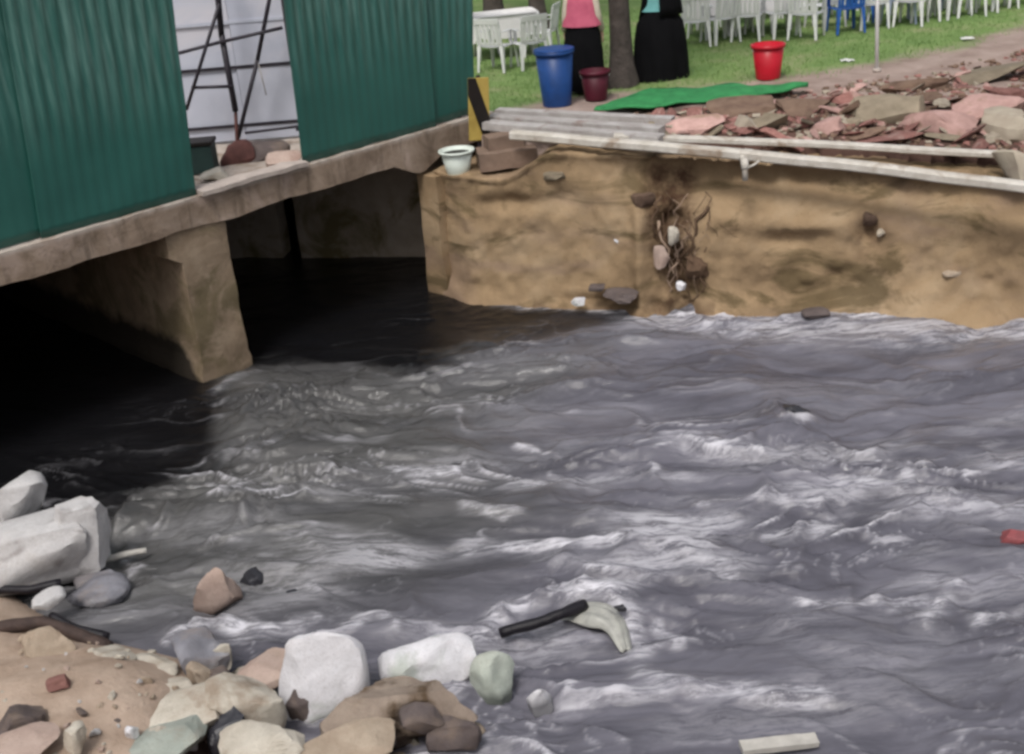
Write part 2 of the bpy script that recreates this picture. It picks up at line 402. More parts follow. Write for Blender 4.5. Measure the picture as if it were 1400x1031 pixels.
def bank_material():
    k = NT('eroded_bank_earth')
    tc = k.n('ShaderNodeTexCoord'); v = tc.outputs['Object']
    a = k.noise(1.1, 6, 0.6, v, 0.4)
    col = k.ramp(a, [(0.28, (0.205, 0.142, 0.085)), (0.5, (0.315, 0.222, 0.132)), (0.72, (0.40, 0.30, 0.195))])
    mp = k.n('ShaderNodeMapping'); mp.inputs['Scale'].default_value = (1.0, 1.0, 2.4); mp.inputs['Location'].default_value = (3.1, 0, 1.7)
    k.l(v, mp.inputs['Vector'])
    o = k.noise(0.9, 5, 0.62, mp.outputs[0], 0.8)
    col = k.mix(k.ramp(o, [(0.54, 0.0), (0.64, 0.75)]), col, (0.092, 0.068, 0.034))
    p = k.noise(0.55, 4, 0.6, mp.outputs[0], 0.5)
    col = k.mix(k.ramp(p, [(0.52, 0.0), (0.66, 0.5)]), col, (0.235, 0.165, 0.128))
    g = k.noise(26, 4, 0.7, v)
    col = k.mix(k.ramp(g, [(0.62, 0.0), (0.75, 0.6)]), col, (0.09, 0.06, 0.04))
    at_ = k.n('ShaderNodeAttribute', attribute_name='scar'); sp = k.n('ShaderNodeSeparateColor'); k.l(at_.outputs['Color'], sp.inputs[0])
    sn = k.n('ShaderNodeMath', operation='MULTIPLY'); k.l(sp.outputs[0], sn.inputs[0]); k.l(k.ramp(k.noise(5, 6, 0.7, v), [(0.35, 0.25), (0.6, 1.0)]), sn.inputs[1])
    col = k.mix(sn.outputs[0], col, (0.075, 0.042, 0.026))
    k.l(col, k.b.inputs['Base Color']); k.b.inputs['Roughness'].default_value = 0.95; k.b.inputs['Specular IOR Level'].default_value = 0.15
    k.bump(k.noise(14, 8, 0.72, v), 0.5, 0.03)
    return k.m
MAT['bank'] = bank_material()

def ground_material():
    k = NT('ground_soil_and_grass')
    tc = k.n('ShaderNodeTexCoord'); v = tc.outputs['Object']
    at_ = k.n('ShaderNodeAttribute', attribute_name='cover')
    sp = k.n('ShaderNodeSeparateColor'); k.l(at_.outputs['Color'], sp.inputs[0])
    a = k.noise(2.2, 6, 0.62, v, 0.3)
    soil = k.ramp(a, [(0.3, (0.24, 0.175, 0.15)), (0.7, (0.40, 0.315, 0.275))])
    gr = k.ramp(k.noise(1.1, 6, 0.65, v), [(0.3, (0.12, 0.20, 0.065)), (0.5, (0.175, 0.26, 0.09)), (0.68, (0.27, 0.28, 0.15))])
    sand = k.ramp(k.noise(3.0, 6, 0.6, v), [(0.3, (0.31, 0.228, 0.172)), (0.7, (0.48, 0.375, 0.30))])
    col = k.mix(sp.outputs[0], soil, gr)
    col = k.mix(sp.outputs[1], col, sand)
    col = k.mix(sp.outputs[2], col, k.ramp(a, [(0.35, (0.05, 0.032, 0.026)), (0.65, (0.13, 0.075, 0.06))]))
    k.l(col, k.b.inputs['Base Color']); k.b.inputs['Roughness'].default_value = 0.95; k.b.inputs['Specular IOR Level'].default_value = 0.15
    k.bump(k.noise(22, 8, 0.7, v), 0.6, 0.04)
    return k.m
MAT['ground'] = ground_material()

def water_material():
    k = NT('silty_flood_water')
    tc = k.n('ShaderNodeTexCoord'); v = tc.outputs['Object']
    fo = k.n('ShaderNodeAttribute', attribute_name='foam')
    sp = k.n('ShaderNodeSeparateColor'); k.l(fo.outputs['Color'], sp.inputs[0])
    mp = k.n('ShaderNodeMapping'); mp.inputs['Scale'].default_value = (0.42, 1.9, 1); mp.inputs['Rotation'].default_value = (0, 0, R(6))
    k.l(v, mp.inputs['Vector'])
    a = k.noise(1.0, 7, 0.66, mp.outputs[0], 0.9)
    silt = k.ramp(a, [(0.3, (0.060, 0.058, 0.072)), (0.5, (0.104, 0.101, 0.123)), (0.72, (0.172, 0.167, 0.199))])
    silt = k.mix(sp.outputs[1], silt, k.ramp(a, [(0.3, (0.040, 0.040, 0.041)), (0.7, (0.105, 0.103, 0.100))]))
    silt = k.mix(sp.outputs[2], silt, (0.006, 0.006, 0.007))  # near-black where culvert shade is painted on the stream
    fb = k.noise(9.0, 8, 0.8, mp.outputs[0], 1.0)
    mp2 = k.n('ShaderNodeMapping'); mp2.inputs['Scale'].default_value = (0.5, 3.2, 1); mp2.inputs['Rotation'].default_value = (0, 0, R(6)); k.l(v, mp2.inputs['Vector'])
    fl2 = k.noise(5.0, 7, 0.7, mp2.outputs[0], 0.6)
    avg = k.n('ShaderNodeMath', operation='MULTIPLY_ADD'); k.l(fl2, avg.inputs[0]); avg.inputs[1].default_value = 0.8
    hf = k.n('ShaderNodeMath', operation='MULTIPLY'); k.l(fb, hf.inputs[0]); hf.inputs[1].default_value = 0.6; k.l(hf.outputs[0], avg.inputs[2])
    br = k.ramp(avg.outputs[0], [(0.60, 0.0), (0.76, 1.0)])
    mul = k.n('ShaderNodeMath', operation='MULTIPLY'); k.l(sp.outputs[0], mul.inputs[0]); k.l(br, mul.inputs[1])
    ad = k.n('ShaderNodeMath', operation='MULTIPLY_ADD'); ad.use_clamp = True
    k.l(sp.outputs[0], ad.inputs[0]); ad.inputs[1].default_value = 0.12; k.l(mul.outputs[0], ad.inputs[2])
    bub = k.n('ShaderNodeMath', operation='MULTIPLY'); k.l(sp.outputs[0], bub.inputs[0]); k.l(k.ramp(k.noise(46, 3, 0.8, v), [(0.58, 0.0), (0.66, 1.0)]), bub.inputs[1])
    ad2 = k.n('ShaderNodeMath', operation='MAXIMUM'); k.l(ad.outputs[0], ad2.inputs[0]); k.l(bub.outputs[0], ad2.inputs[1]); ad = ad2
    col = k.mix(ad.outputs[0], silt, (0.70, 0.69, 0.74))
    k.l(col, k.b.inputs['Base Color'])
    rr = k.n('ShaderNodeMapRange'); rr.inputs['To Min'].default_value = 0.13; rr.inputs['To Max'].default_value = 0.7
    k.l(ad.outputs[0], rr.inputs['Value']); k.l(rr.outputs[0], k.b.inputs['Roughness'])
    k.b.inputs['IOR'].default_value = 1.33
    f1 = k.noise(8.0, 7, 0.66, mp.outputs[0], 0.8)
    k.bump(f1, 0.28, 0.05)
    return k.m
MAT['water'] = water_material()

# ------------------------------------------------------------------ frames of reference
BO = Vector((-5.33, 11.52, 0)); BRZ = math.atan2(0.685, 0.729)        # bridge: u along the parapet, v away from the stream
bu = Vector((math.cos(BRZ), math.sin(BRZ), 0)); bv = Vector((-math.sin(BRZ), math.cos(BRZ), 0))
def B(u, v, z=0.0): return BO + bu * u + bv * v + Vector((0, 0, z))
def to_b(p): q = Vector(p) - BO; return Vector((q.dot(bu), q.dot(bv), p[2]))
AO = Vector((-0.48, 15.18, 0)); ARZ = math.atan2(-0.326, 0.945)       # far bank: s along it, t back into the land
asv = Vector((math.cos(ARZ), math.sin(ARZ), 0)); atv = Vector((-math.sin(ARZ), math.cos(ARZ), 0))
def A(s, t, z=0.0): return AO + asv * s + atv * t + Vector((0, 0, z))
def bank_top(s): return 2.08 - 0.072 * min(max(s, 0), 7)

shore_px = [(0, 800), (60, 840), (150, 880), (250, 905), (380, 930), (480, 955), (560, 950), (640, 945), (655, 1000), (655, 1031)]
shore = [at(x, y) for x, y in shore_px] + [Vector((-0.2, 6.2, 0)), Vector((0.9, 5.3, 0)), Vector((4, 3.4, 0)), Vector((10, 0.6, 0)), Vector((30, -8, 0)), Vector((110, -42, 0))]
far_side = [B(6.75, 9.0), B(6.75, 0.45), B(6.05, 0.1), A(0, 0), A(60, 0), A(128, 0)]
river = [B(-1.2, 9.0), B(-1.2, 0.0)] + shore + far_side[::-1]
RP = np.array([(p.x, p.y) for p in river]); NS = len(river)
def river_field(X, Y):
    """signed distance to the river outline (negative in the water), and whether the near shore is the nearest side"""
    best = np.full(X.shape, 1e9); near = np.zeros(X.shape, bool); inside = np.zeros(X.shape, bool)
    for i in range(NS):
        ax, ay = RP[i]; bx, by = RP[(i + 1) % NS]
        dx, dy = bx - ax, by - ay; L = dx * dx + dy * dy
        t = np.clip(((X - ax) * dx + (Y - ay) * dy) / L, 0, 1)
        d = np.hypot(X - ax - t * dx, Y - ay - t * dy)
        c = d < best; best = np.where(c, d, best)
        near = np.where(c, 1 <= i < 1 + len(shore), near)
        cr = ((ay > Y) != (by > Y)) & (X < dx * (Y - ay) / (dy if dy else 1e-9) + ax); inside ^= cr
    return np.where(inside, -best, best), near
def axis(a, b, step, far_lo, far_hi, grow=1.35):
    c = list(np.arange(a, b + 1e-6, step)); s = step; x = c[-1]
    while x < far_hi: s *= grow; x += s; c.append(x)
    s = step; x = c[0]; lo = []
    while x > far_lo: s *= grow; x -= s; lo.append(x)
    return np.array(lo[::-1] + c)
def grid_mesh(name, X, Y, Z, mat):
    ny, nx = X.shape
    co = np.stack([X, Y, Z], -1).reshape(-1, 3).astype(np.float32)
    i = np.arange(nx - 1)[None, :] + (np.arange(ny - 1) * nx)[:, None]
    q = np.stack([i, i + 1, i + nx + 1, i + nx], -1).reshape(-1, 4).astype(np.int32)
    me = bpy.data.meshes.new(name)
    me.vertices.add(len(co)); me.vertices.foreach_set('co', co.ravel())
    me.loops.add(q.size); me.loops.foreach_set('vertex_index', q.ravel())
    me.polygons.add(len(q)); me.polygons.foreach_set('loop_start', np.arange(0, q.size, 4, dtype=np.int32))
    me.polygons.foreach_set('use_smooth', np.ones(len(q), bool))
    me.update(calc_edges=True); me.validate()
    return link_mesh(name, me, mat)
def set_col(o, name, r, g, b):
    ca = o.data.color_attributes.new(name, 'FLOAT_COLOR', 'POINT')
    ca.data.foreach_set('color', np.stack([r.ravel(), g.ravel(), b.ravel(), np.ones(r.size)], -1).astype(np.float32).ravel())

# ------------------------------------------------------------------ ground
def far_height(X, Y):
    s = (X - AO.x) * asv.x + (Y - AO.y) * asv.y; t = (X - AO.x) * atv.x + (Y - AO.y) * atv.y
    top = 2.02 - 0.072 * np.clip(s, 0, 7)
    k = sst(0.4, 3.2, t)
    heap = 0.20 * sst(0.5, 1.0, t) * sst(3.3, 1.7, t) * sst(1.6, 3.2, s)
    return top * (1 - k) + 1.9 * k + heap
lawn_px = [(640, 165), (700, 152), (745, 140), (830, 128), (950, 122), (1030, 112), (1085, 106), (1200, 86), (1300, 68), (1400, 38)]
LP = np.array([tuple(at(x, y, 1.9))[:2] for x, y in lawn_px] + [(30, 15)])
gx = axis(-9, 14, 0.08, -500, 500); gy = axis(5.0, 25, 0.08, -500, 500)
GX, GY = np.meshgrid(gx, gy)
SD, NEAR = river_field(GX, GY)
n1 = fbm(GX * 0.9, GY * 0.9, 5, 3); n2 = fbm(GX * 3.1, GY * 3.1, 4, 9)
nearz = np.where(SD < 0, np.maximum(-0.7, SD * 0.7 - 0.04), 0.42 * (1 - np.exp(-np.maximum(SD, 0) / 0.45)) + 0.06 * n1 * np.clip(SD, 0, 1) + 0.025 * n2 * np.clip(SD * 3, 0, 1))
hump = at(70, 960, 0.45)
nearz = nearz + 0.20 * np.exp(-((GX - hump.x) ** 2 + (GY - hump.y) ** 2) / 0.6)
gapx = at(235, 960, 0.3).x
nearz = nearz - np.where(SD > 0, 0.30, 0) * sst(gapx - 0.1, gapx + 0.5, GX) * sst(5.4, 6.3, GY) * np.clip(SD * 3, 0, 1)
nearz = nearz + np.where(SD > 0, np.clip((4.6 - GY) * 0.85, 0, 3.4), 0) * np.clip(SD, 0, 1)
farz = np.where(SD < 0.72, -0.7, far_height(GX, GY) + 0.03 * n1 + 0.012 * n2)
GZ = np.where(NEAR, nearz, farz)
ground = grid_mesh('ground', GX, GY, GZ, MAT['ground']); tag(ground, kind='structure')
yl = np.interp(GX, LP[:, 0], LP[:, 1])
grass = sst(-0.3, 0.45, GY - yl + 0.35 * n1 + 0.2 * n2) * (~NEAR)
sandm = NEAR * 1.0
gs = (GX - AO.x) * asv.x + (GY - AO.y) * asv.y; gt = (GX - AO.x) * atv.x + (GY - AO.y) * atv.y
dark = sst(0.3, 0.7, gt) * sst(3.4, 2.2, gt + 0.6 * n1) * sst(1.6, 2.6, gs)
wetstone = NEAR * sst(gapx - 0.1, gapx + 0.4, GX)  # darker ground among the shore stones
set_col(ground, 'cover', grass, sandm * (1 - wetstone), np.maximum(dark, wetstone))

def ground_z(x, y):
    i = int(np.clip(np.searchsorted(gx, x) - 1, 0, len(gx) - 2)); j = int(np.clip(np.searchsorted(gy, y) - 1, 0, len(gy) - 2))
    return float(GZ[j, i])
def on_far(x, y):
    """where the sight line through x, y meets the far ground"""
    z = 1.9
    for _ in range(8):
        p = at(x, y, z); g = ground_z(p.x, p.y)
        if g < 1: g = 1.75
        z = 0.5 * z + 0.5 * g
    return at(x, y, z)
# ------------------------------------------------------------------ water
wx = axis(-8.5, 8.6, 0.024, -20, 130, 1.5); wy = axis(5.6, 19, 0.024, -60, 24, 1.5)
WX, WY = np.meshgrid(wx, wy)
fa = R(-6)                                                       # the current runs past the far bank, to the right
fs = WX * math.cos(fa) + WY * math.sin(fa); fc = -WX * math.sin(fa) + WY * math.cos(fa)
wu = (WX - BO.x) * bu.x + (WY - BO.y) * bu.y; wv = (WX - BO.x) * bv.x + (WY - BO.y) * bv.y
under = sst(-0.6, 0.4, wv)                                       # 1 below the bridge
warp1 = fbm(fs * 0.5, fc * 0.8, 3, 21); warp2 = fbm(fs * 0.5 + 40, fc * 0.8, 3, 27)
S = fs + 0.7 * warp1; Cc = fc + 0.35 * warp2
big = fbm(S * 0.55, Cc * 1.1, 3, 31)
r1 = 1 - np.sqrt(fbm(S * 0.7, Cc * 2.0, 3, 41) ** 2 + 0.004) * 1.6; r1 = np.clip(r1, 0, 1) ** 2.2
r2 = 1 - np.sqrt(fbm(S * 2.5, Cc * 4.6, 3, 51) ** 2 + 0.006) * 1.7; r2 = np.clip(r2, 0, 1) ** 2
fine = fbm(S * 4.0, Cc * 8.5, 4, 61, 0.6)
patch = sst(-0.25, 0.45, fbm(fs * 0.35, fc * 0.55, 3, 71))       # where it runs rough
rough = (0.35 + 0.65 * patch) * (1 - 0.75 * under)
calm_end = 1 - 0.55 * sst(2.2, 5.5, (WX - AO.x) * asv.x + (WY - AO.y) * asv.y) * sst(-4.0, -1.5, (WX - AO.x) * atv.x + (WY - AO.y) * atv.y)
rough = rough * calm_end
hz = 0.095 * big + 0.095 * r1 * rough + 0.028 * r2 * rough + 0.009 * fine * (0.3 + 0.7 * rough)
foam = sst(0.55, 0.85, r1) * sst(0.15, 0.8, fbm(fs * 0.8 + 9, fc * 1.8, 3, 81) + 0.25) * rough * 0.75
foam += sst(0.62, 0.85, r2) * sst(0.0, 0.6, fbm(fs * 0.6 + 3, fc * 1.2, 2, 91)) * rough * 0.5
zone = sst(15.2, 9.6, WY + 0.12 * WX)                           # whiter where the stream drops toward the near shore
foam = foam * (0.3 + 0.9 * zone)
veil = sst(-0.2, 0.6, fbm(fs * 0.45 + 60, fc * 1.3, 4, 131)) * zone * (0.25 + 0.75 * sst(9.9, 7.6, np.abs(WY - 9.2) + 7.6)) * 0.50       # thin broken film of bubbles
veil = veil * (0.25 + 0.75 * sst(-2.6, -0.6, WX))
foam = np.maximum(foam, veil)
pat_f = np.clip(fbm(S * 2.6, Cc * 7.0, 4, 101, 0.65) * 0.9 + 0.55, 0, 1)
def stroke(pts, width, amt, bumpz=0.0):
    """a line of broken water, laid where it stands on the stream"""
    global foam, hz
    P = [at(x, y) for x, y in pts]
    for a, b in zip(P[:-1], P[1:]):
        dx, dy = b.x - a.x, b.y - a.y; L = dx * dx + dy * dy
        t = np.clip(((WX - a.x) * dx + (WY - a.y) * dy) / L, 0, 1)
        d = np.hypot(WX - a.x - t * dx, WY - a.y - t * dy) + 0.06 * warp1 + 0.04 * fine
        g = np.exp(-np.clip(d, 0, None) ** 2 / width ** 2)
        foam = np.maximum(foam, g * amt * (0.35 + 0.65 * pat_f)); hz = np.maximum(hz, hz + g * bumpz * 0.6)
for pts, w, am, bz in [
    ([(640, 745), (760, 750), (860, 757), (960, 765)], 0.10, 0.75, 0.05),
    ([(850, 735), (940, 775), (1000, 790)], 0.16, 0.6, 0.05),
    ([(960, 690), (1050, 688), (1120, 692)], 0.05, 0.65, 0.04),
    ([(1060, 738), (1115, 728), (1140, 715)], 0.06, 0.6, 0.04),
    ([(1100, 575), (1085, 582)], 0.07, 0.9, 0.05),
    ([(1110, 610), (1170, 608), (1235, 635)], 0.06, 0.6, 0.05),
    ([(1240, 640), (1236, 680)], 0.05, 0.55, 0.03),
    ([(1100, 830), (1200, 828), (1290, 825), (1310, 800)], 0.09, 0.75, 0.05),
    ([(1265, 850), (1300, 805)], 0.10, 0.7, 0.05),
    ([(1340, 850), (1400, 838)], 0.10, 0.8, 0.05),
    ([(655, 865), (680, 835), (740, 820), (800, 815), (860, 815)], 0.10, 0.95, 0.08),
    ([(600, 860), (650, 850)], 0.06, 0.5, 0.03),
    ([(230, 880), (270, 862), (310, 855), (370, 868)], 0.05, 0.8, 0.05),
    ([(770, 965), (850, 955), (930, 945)], 0.09, 0.7, 0.05),
    ([(880, 925), (950, 950), (1060, 960), (1120, 955)], 0.10, 0.75, 0.06),
    ([(900, 855), (925, 875)], 0.04, 0.7, 0.02),
    ([(770, 826), (830, 828), (862, 850), (866, 885)], 0.08, 0.9, 0.05),
    ([(400, 905), (440, 875), (490, 865)], 0.05, 0.7, 0.03),
    ([(470, 860), (520, 845), (545, 860)], 0.05, 0.6, 0.03),
    ([(710, 610), (760, 620)], 0.06, 0.6, 0.03),
    ([(590, 648), (630, 645)], 0.05, 0.7, 0.03),
    ([(745, 570), (790, 562)], 0.05, 0.35, 0.03),
    ([(640, 700), (705, 703)], 0.05, 0.45, 0.03),
    ([(290, 750), (340, 752), (420, 745)], 0.06, 0.4, 0.03),
    ([(295, 540), (320, 525), (345, 512)], 0.07, 0.35, 0.05),
    ([(300, 625), (350, 635)], 0.10, 0.3, 0.06),
    ([(700, 425), (760, 425), (850, 418)], 0.05, 0.45, 0.0),
    ([(890, 416), (960, 412), (1040, 425), (1130, 436), (1270, 432), (1400, 440), (1500, 446)], 0.13, 1.0, 0.0),
    ([(1040, 425), (1140, 442), (1150, 455)], 0.10, 0.5, 0.03),
    ([(1150, 440), (1280, 432), (1400, 436)], 0.10, 0.42, 0.0),
    ([(880, 432), (1000, 442), (1100, 455), (1400, 452)], 0.42, 0.6, 0.0),
    ([(1240, 465), (1290, 462)], 0.08, 0.35, 0.02),
    ([(60, 640), (110, 635)], 0.08, 0.22, 0.05),
    ([(1200, 740), (1240, 738)], 0.05, 0.4, 0.03),
    ([(1330, 690), (1365, 710)], 0.04, 0.4, 0.02)]:
    stroke(pts, w, am, bz)
# a drowned slab and a heap of broken water below the pier
def blob(px, py, rx, ry, h):
    global hz
    c = at(px, py); hz = hz + h * np.exp(-((WX - c.x) / rx) ** 2 - ((WY - c.y) / ry) ** 2) * (0.7 + 0.6 * fine)
blob(390, 555, 0.7, 0.35, 0.16); blob(450, 590, 0.8, 0.3, 0.10); blob(340, 620, 0.45, 0.2, 0.10); blob(500, 545, 0.6, 0.25, 0.08)
blob(370, 700, 0.5, 0.3, 0.08); blob(440, 655, 0.6, 0.15, 0.10)
c0, c1 = at(168, 705), at(420, 690)
dd = Vector((c1.x - c0.x, c1.y - c0.y, 0)); Ls = dd.length; dd.normalize()
pa = (WX - c0.x) * dd.x + (WY - c0.y) * dd.y; pb = -(WX - c0.x) * dd.y + (WY - c0.y) * dd.x
hz = hz + 0.10 * sst(-0.03, 0.05, pa) * sst(Ls, Ls * 0.5, pa) * sst(0.32, 0.22, pb) * sst(-0.5, -0.2, pb)
# rough side water near the shore keeps down
silty = sst(1.6, -1.6, WX + 0.8 * warp1 - 0.25 * (WY - 11)) * sst(7.6, 9.0, WY) * 0.95       # a plume of darker, less aerated water from the culvert
fadeout = sst(20, 9, np.abs(WX)) 
hz = hz * fadeout * (1 - 0.55 * under)
hz = hz * 1.1
foam = np.clip(foam * (1 - 0.85 * under), 0, 1)
# shade and dark reflection of the culvert, painted into the water colour
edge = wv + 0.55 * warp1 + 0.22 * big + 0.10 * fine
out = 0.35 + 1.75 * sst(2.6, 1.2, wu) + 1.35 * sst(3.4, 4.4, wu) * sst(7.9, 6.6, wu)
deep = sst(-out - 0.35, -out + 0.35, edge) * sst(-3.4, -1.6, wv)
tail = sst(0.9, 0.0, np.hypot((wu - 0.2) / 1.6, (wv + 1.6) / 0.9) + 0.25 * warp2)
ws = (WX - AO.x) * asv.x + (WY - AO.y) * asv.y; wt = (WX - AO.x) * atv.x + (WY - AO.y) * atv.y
lee = sst(-1.9 + 0.5 * np.clip(ws, 0, 9), -1.2 + 0.5 * np.clip(ws, 0, 9), wt + 0.3 * warp1 + 0.12 * big) * sst(-1.6, -0.6, ws) * sst(3.4, 2.2, ws + 0.4 * warp2)  # painted dark water carried on along the bank foot
deep = np.clip(np.maximum(np.maximum(deep, tail * 0.9), lee * 0.85), 0, 1)  # deep gathers all the shade painted on the water
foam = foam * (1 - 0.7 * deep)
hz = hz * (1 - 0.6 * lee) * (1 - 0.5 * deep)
foot = np.exp(-((wt + 0.05 + 0.10 * warp2 + 0.05 * fine) / 0.10) ** 2) * sst(0.2, 0.9, ws) * (0.4 + 0.6 * pat_f)
foam = np.maximum(foam, foot * 0.9)
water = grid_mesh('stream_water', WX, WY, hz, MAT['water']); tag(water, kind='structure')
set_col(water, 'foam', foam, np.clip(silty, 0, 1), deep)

# ------------------------------------------------------------------ far bank
def bank():
    sv = axis(-0.455, 7.2, 0.035, -0.46, 90, 1.3); sv = sv[sv >= -0.47]
    prof = list(np.linspace(-0.4, 1, 46)) + [1 + i * 0.16 for i in range(1, 9)]      # up the face, then back over the top
    Sg, Pg = np.meshgrid(sv, np.array(prof))
    top = 2.05 - 0.072 * np.clip(Sg, 0, 7)
    top = top - 0.40 * sst(1.3, 0.5, Sg)                                            # a lower ledge beside the bridge
    face = np.clip(Pg, None, 1)
    z = face * top
    back = np.clip(Pg - 1, 0, None)
    nA = fbm(Sg * 0.9, z * 0.7, 4, 5); nB = fbm(Sg * 3.3, z * 3.9, 5, 8, 0.6)
    t = 0.10 * face + 0.042 * nA + 0.030 * nB + 0.012 * fbm(Sg * 11, z * 11, 3, 15)
    t = t + np.clip(-Sg, 0, 1) ** 1.2 * 0.8 + 0.07 * np.clip(1 - np.clip(Sg, 0, 9) / 0.45, 0, 1) ** 2                                         # the corner rolls round into the abutment
    t = t + 0.20 * 0           # undercut below the white strips
    t = t + 0.22 * np.exp(-((Sg - 2.62 - 0.25 * (0.6 - face)) / 0.16) ** 2) * sst(0.98, 0.6, face) * (0.6 + 0.6 * nB)   # gully with the roots
    t = t - 0.16 * np.exp(-((Sg - 2.30) / 0.10) ** 2) * sst(0.9, 0.5, face)
    t = t - 0.10 * np.exp(-((Sg - 5.6) / 0.35) ** 2) * sst(0.5, 0.0, face) - 0.25 * sst(0.16, -0.1, face) * (0.4 + 0.8 * np.clip(nA + 0.3, 0, 1))
    for cs, cz, w, h, d in [(4.05, 0.90, .42, .10, .12), (0.6, 1.32, .40, .09, .11), (4.95, 1.0, .11, .15, .13), (1.8, 0.08, .75, .07, .16), (5.6, 0.5, .12, .1, .07),
                            (1.35, 1.38, .14, .14, .09), (2.95, 0.28, .14, .2, .16), (4.6, 0.5, .08, .06, .08), (4.3, 0.45, .10, .05, -.06), (6.3, 0.45, .05, .05, .07), (4.3, 1.08, .22, .05, -.06)]:
        t = t + d * np.exp(-((Sg - cs) / w) ** 2 - ((z - cz) / h) ** 2)
    t = t + 0.34 * sst(0.62, 0.93, face) * sst(1.2, 3.2, Sg) * (back <= 0)           # undercut below the lip the pipes lie on
    t = t + back * 0.95 - 0.05 * sst(0.99, 1.0, face) * (back < 0.3)
    z = z + np.where(back > 0, 0.03 * nB + 0.02 * nA - 0.10 * sst(0.9, 1.28, back), 0)
    X = AO.x + asv.x * Sg + atv.x * t; Y = AO.y + asv.y * Sg + atv.y * t
    ob = grid_mesh('river_bank', X, Y, z, MAT['bank'])
    scar = sst(0.42, 0.1, np.abs(Sg - 2.66 + 0.12 * (face - 0.5)) - 0.14 * nA) * sst(-0.1, 0.1, face) * sst(1.02, 0.9, face)
    scar = np.maximum(scar, 0.8 * np.exp(-((Sg - 4.95) / .2) ** 2 - ((z - 0.95) / .22) ** 2))
    scar = np.maximum(scar, 0.7 * sst(0.09, 0.0, face + 0.08 * nA) * (Sg > 0.9) * (Sg < 3.2))
    set_col(ob, 'scar', np.clip(scar, 0, 1), scar * 0, scar * 0)
    return ob
rb = bank(); tag(rb, kind='structure')

# ------------------------------------------------------------------ bridge
bridge = empty('concrete_bridge', BO, BRZ)
tag(bridge, 'weathered concrete bridge with a central pier crossing the dark stream', 'bridge')
def deck_fn(p):
    q = p.copy()
    if p.z < 1.9 and p.y < 0.9:       # a short bracket at the pier, a chamfer at the abutment
        q.z -= 0.20 * max(0, 1 - abs(p.x - 6.05) / 0.45)
    if p.y < 0.1: q.y += 0.02 * math.sin(p.x * 5.1) * (1 if p.z < 2 else 0.3)
    if p.z < 1.9: q.z += 0.03 * noise.noise(Vector((p.x * 1.4, 0, 3)))
    return q
rough_box('deck', (-9, 0, 1.83), (7.4, 9.4, 2.16), 0.10, 0.011, MAT['deckedge'], bridge, 1.0, 5.0, deck_fn)
def pier_fn(p):
    q = p.copy()
    if p.z < 0.2: q.x += (p.x - 2.8) * 0.12
    if p.z > 1.55 and p.x < 2.6 and p.y < 0.6: q.x -= 0.14
    return q
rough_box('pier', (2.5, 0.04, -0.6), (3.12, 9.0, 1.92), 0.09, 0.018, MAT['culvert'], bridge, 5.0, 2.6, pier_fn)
rough_box('abutment', (6.07, -0.22, -0.6), (7.3, 0.14, 1.62), 0.10, 0.03, MAT['bank'], bridge, 11.0, 1.8)
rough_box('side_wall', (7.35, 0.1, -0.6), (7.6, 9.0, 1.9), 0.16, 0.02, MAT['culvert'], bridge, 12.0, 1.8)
def inner_wall(px0, px1, py, seed):
    p, q = at(px0, py, 0.0), at(px1, py, 0.0); d = q - p; L = d.length
    o = rough_box('inner_wall', (0, 0, -0.6), (L, 0.3, 1.9), 0.09, 0.015, MAT['inner'], bridge, seed, 2.0)
    lp = to_b(p); o.location = lp; o.rotation_euler = (0, 0, math.atan2(d.y, d.x) - BRZ)
inner_wall(412, 640, 352, 21.0); inner_wall(290, 388, 352, 22.0); inner_wall(98, 262, 441, 23.0)
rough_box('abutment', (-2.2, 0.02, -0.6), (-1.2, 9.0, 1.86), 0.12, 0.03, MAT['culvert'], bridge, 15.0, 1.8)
rough_box('back_wall', (-1.4, 8.7, -0.6), (6.3, 9.1, 1.9), 0.4, 0.03, MAT['darkcon'], bridge, 18.0, 1.4)  # unseen end wall, added to shut out light and keep the culvert dark

# ------------------------------------------------------------------ green sheet fences
def sheet(u0, u1, z0, z1, lean, parent, v=0.0, pitch=0.135, amp=0.0065, name='sheet', seed=0):
    n = int((u1 - u0) / pitch * 10); m_ = 24
    V, Fc = [], []
    for j in range(m_ + 1):
        z = z0 + (z1 - z0) * j / m_
        for i in range(n + 1):
            u = u0 + (u1 - u0) * i / n
            ph = 2 * math.pi * (u - u0) / pitch
            c = math.tanh(1.8 * math.sin(ph)) * amp * (0.22 + 0.78 * min(1, max(0, (z - 2.85) / 0.6)))      # ribs beaten flat low down
            wob = 0.022 * noise.noise(Vector((u * 0.9, z * 1.1, seed))) + 0.006 * noise.noise(Vector((u * 3, z * 4, seed + 3)))
            zz = z + (0.014 * noise.noise(Vector((u * 4, 2, seed))) if j == 0 else 0)
            V.append((u + lean * (z - z0), v + c + wob, zz))
    for j in range(m_):
        for i in range(n): a = j * (n + 1) + i; Fc.append((a, a + 1, a + n + 2, a + n + 1))
    o = from_py(name, V, Fc, MAT['sheet'], parent, True)
    md = o.modifiers.new('thick', 'SOLIDIFY'); md.thickness = 0.003
    return o
fl = empty('corrugated_fence', BO, BRZ)
tag(fl, 'longer dark green corrugated sheet fence left of the gap on the bridge', 'fence')
sheet(-4.2, -1.3, 2.17, 4.75, 0.05, fl, 0.06, amp=0.003, seed=1)
sheet(-1.35, 1.12, 2.175, 4.75, 0.05, fl, 0.105, amp=0.003, seed=2)
sheet(1.02, 2.84, 2.17, 4.75, 0.07, fl, 0.055, seed=3)
for u in (-4.0, -1.3, 1.05, 2.72): box('post', (u + 0.05, 0.17, 3.4), (0.06, 0.06, 2.5), MAT['darkmetal'], fl)
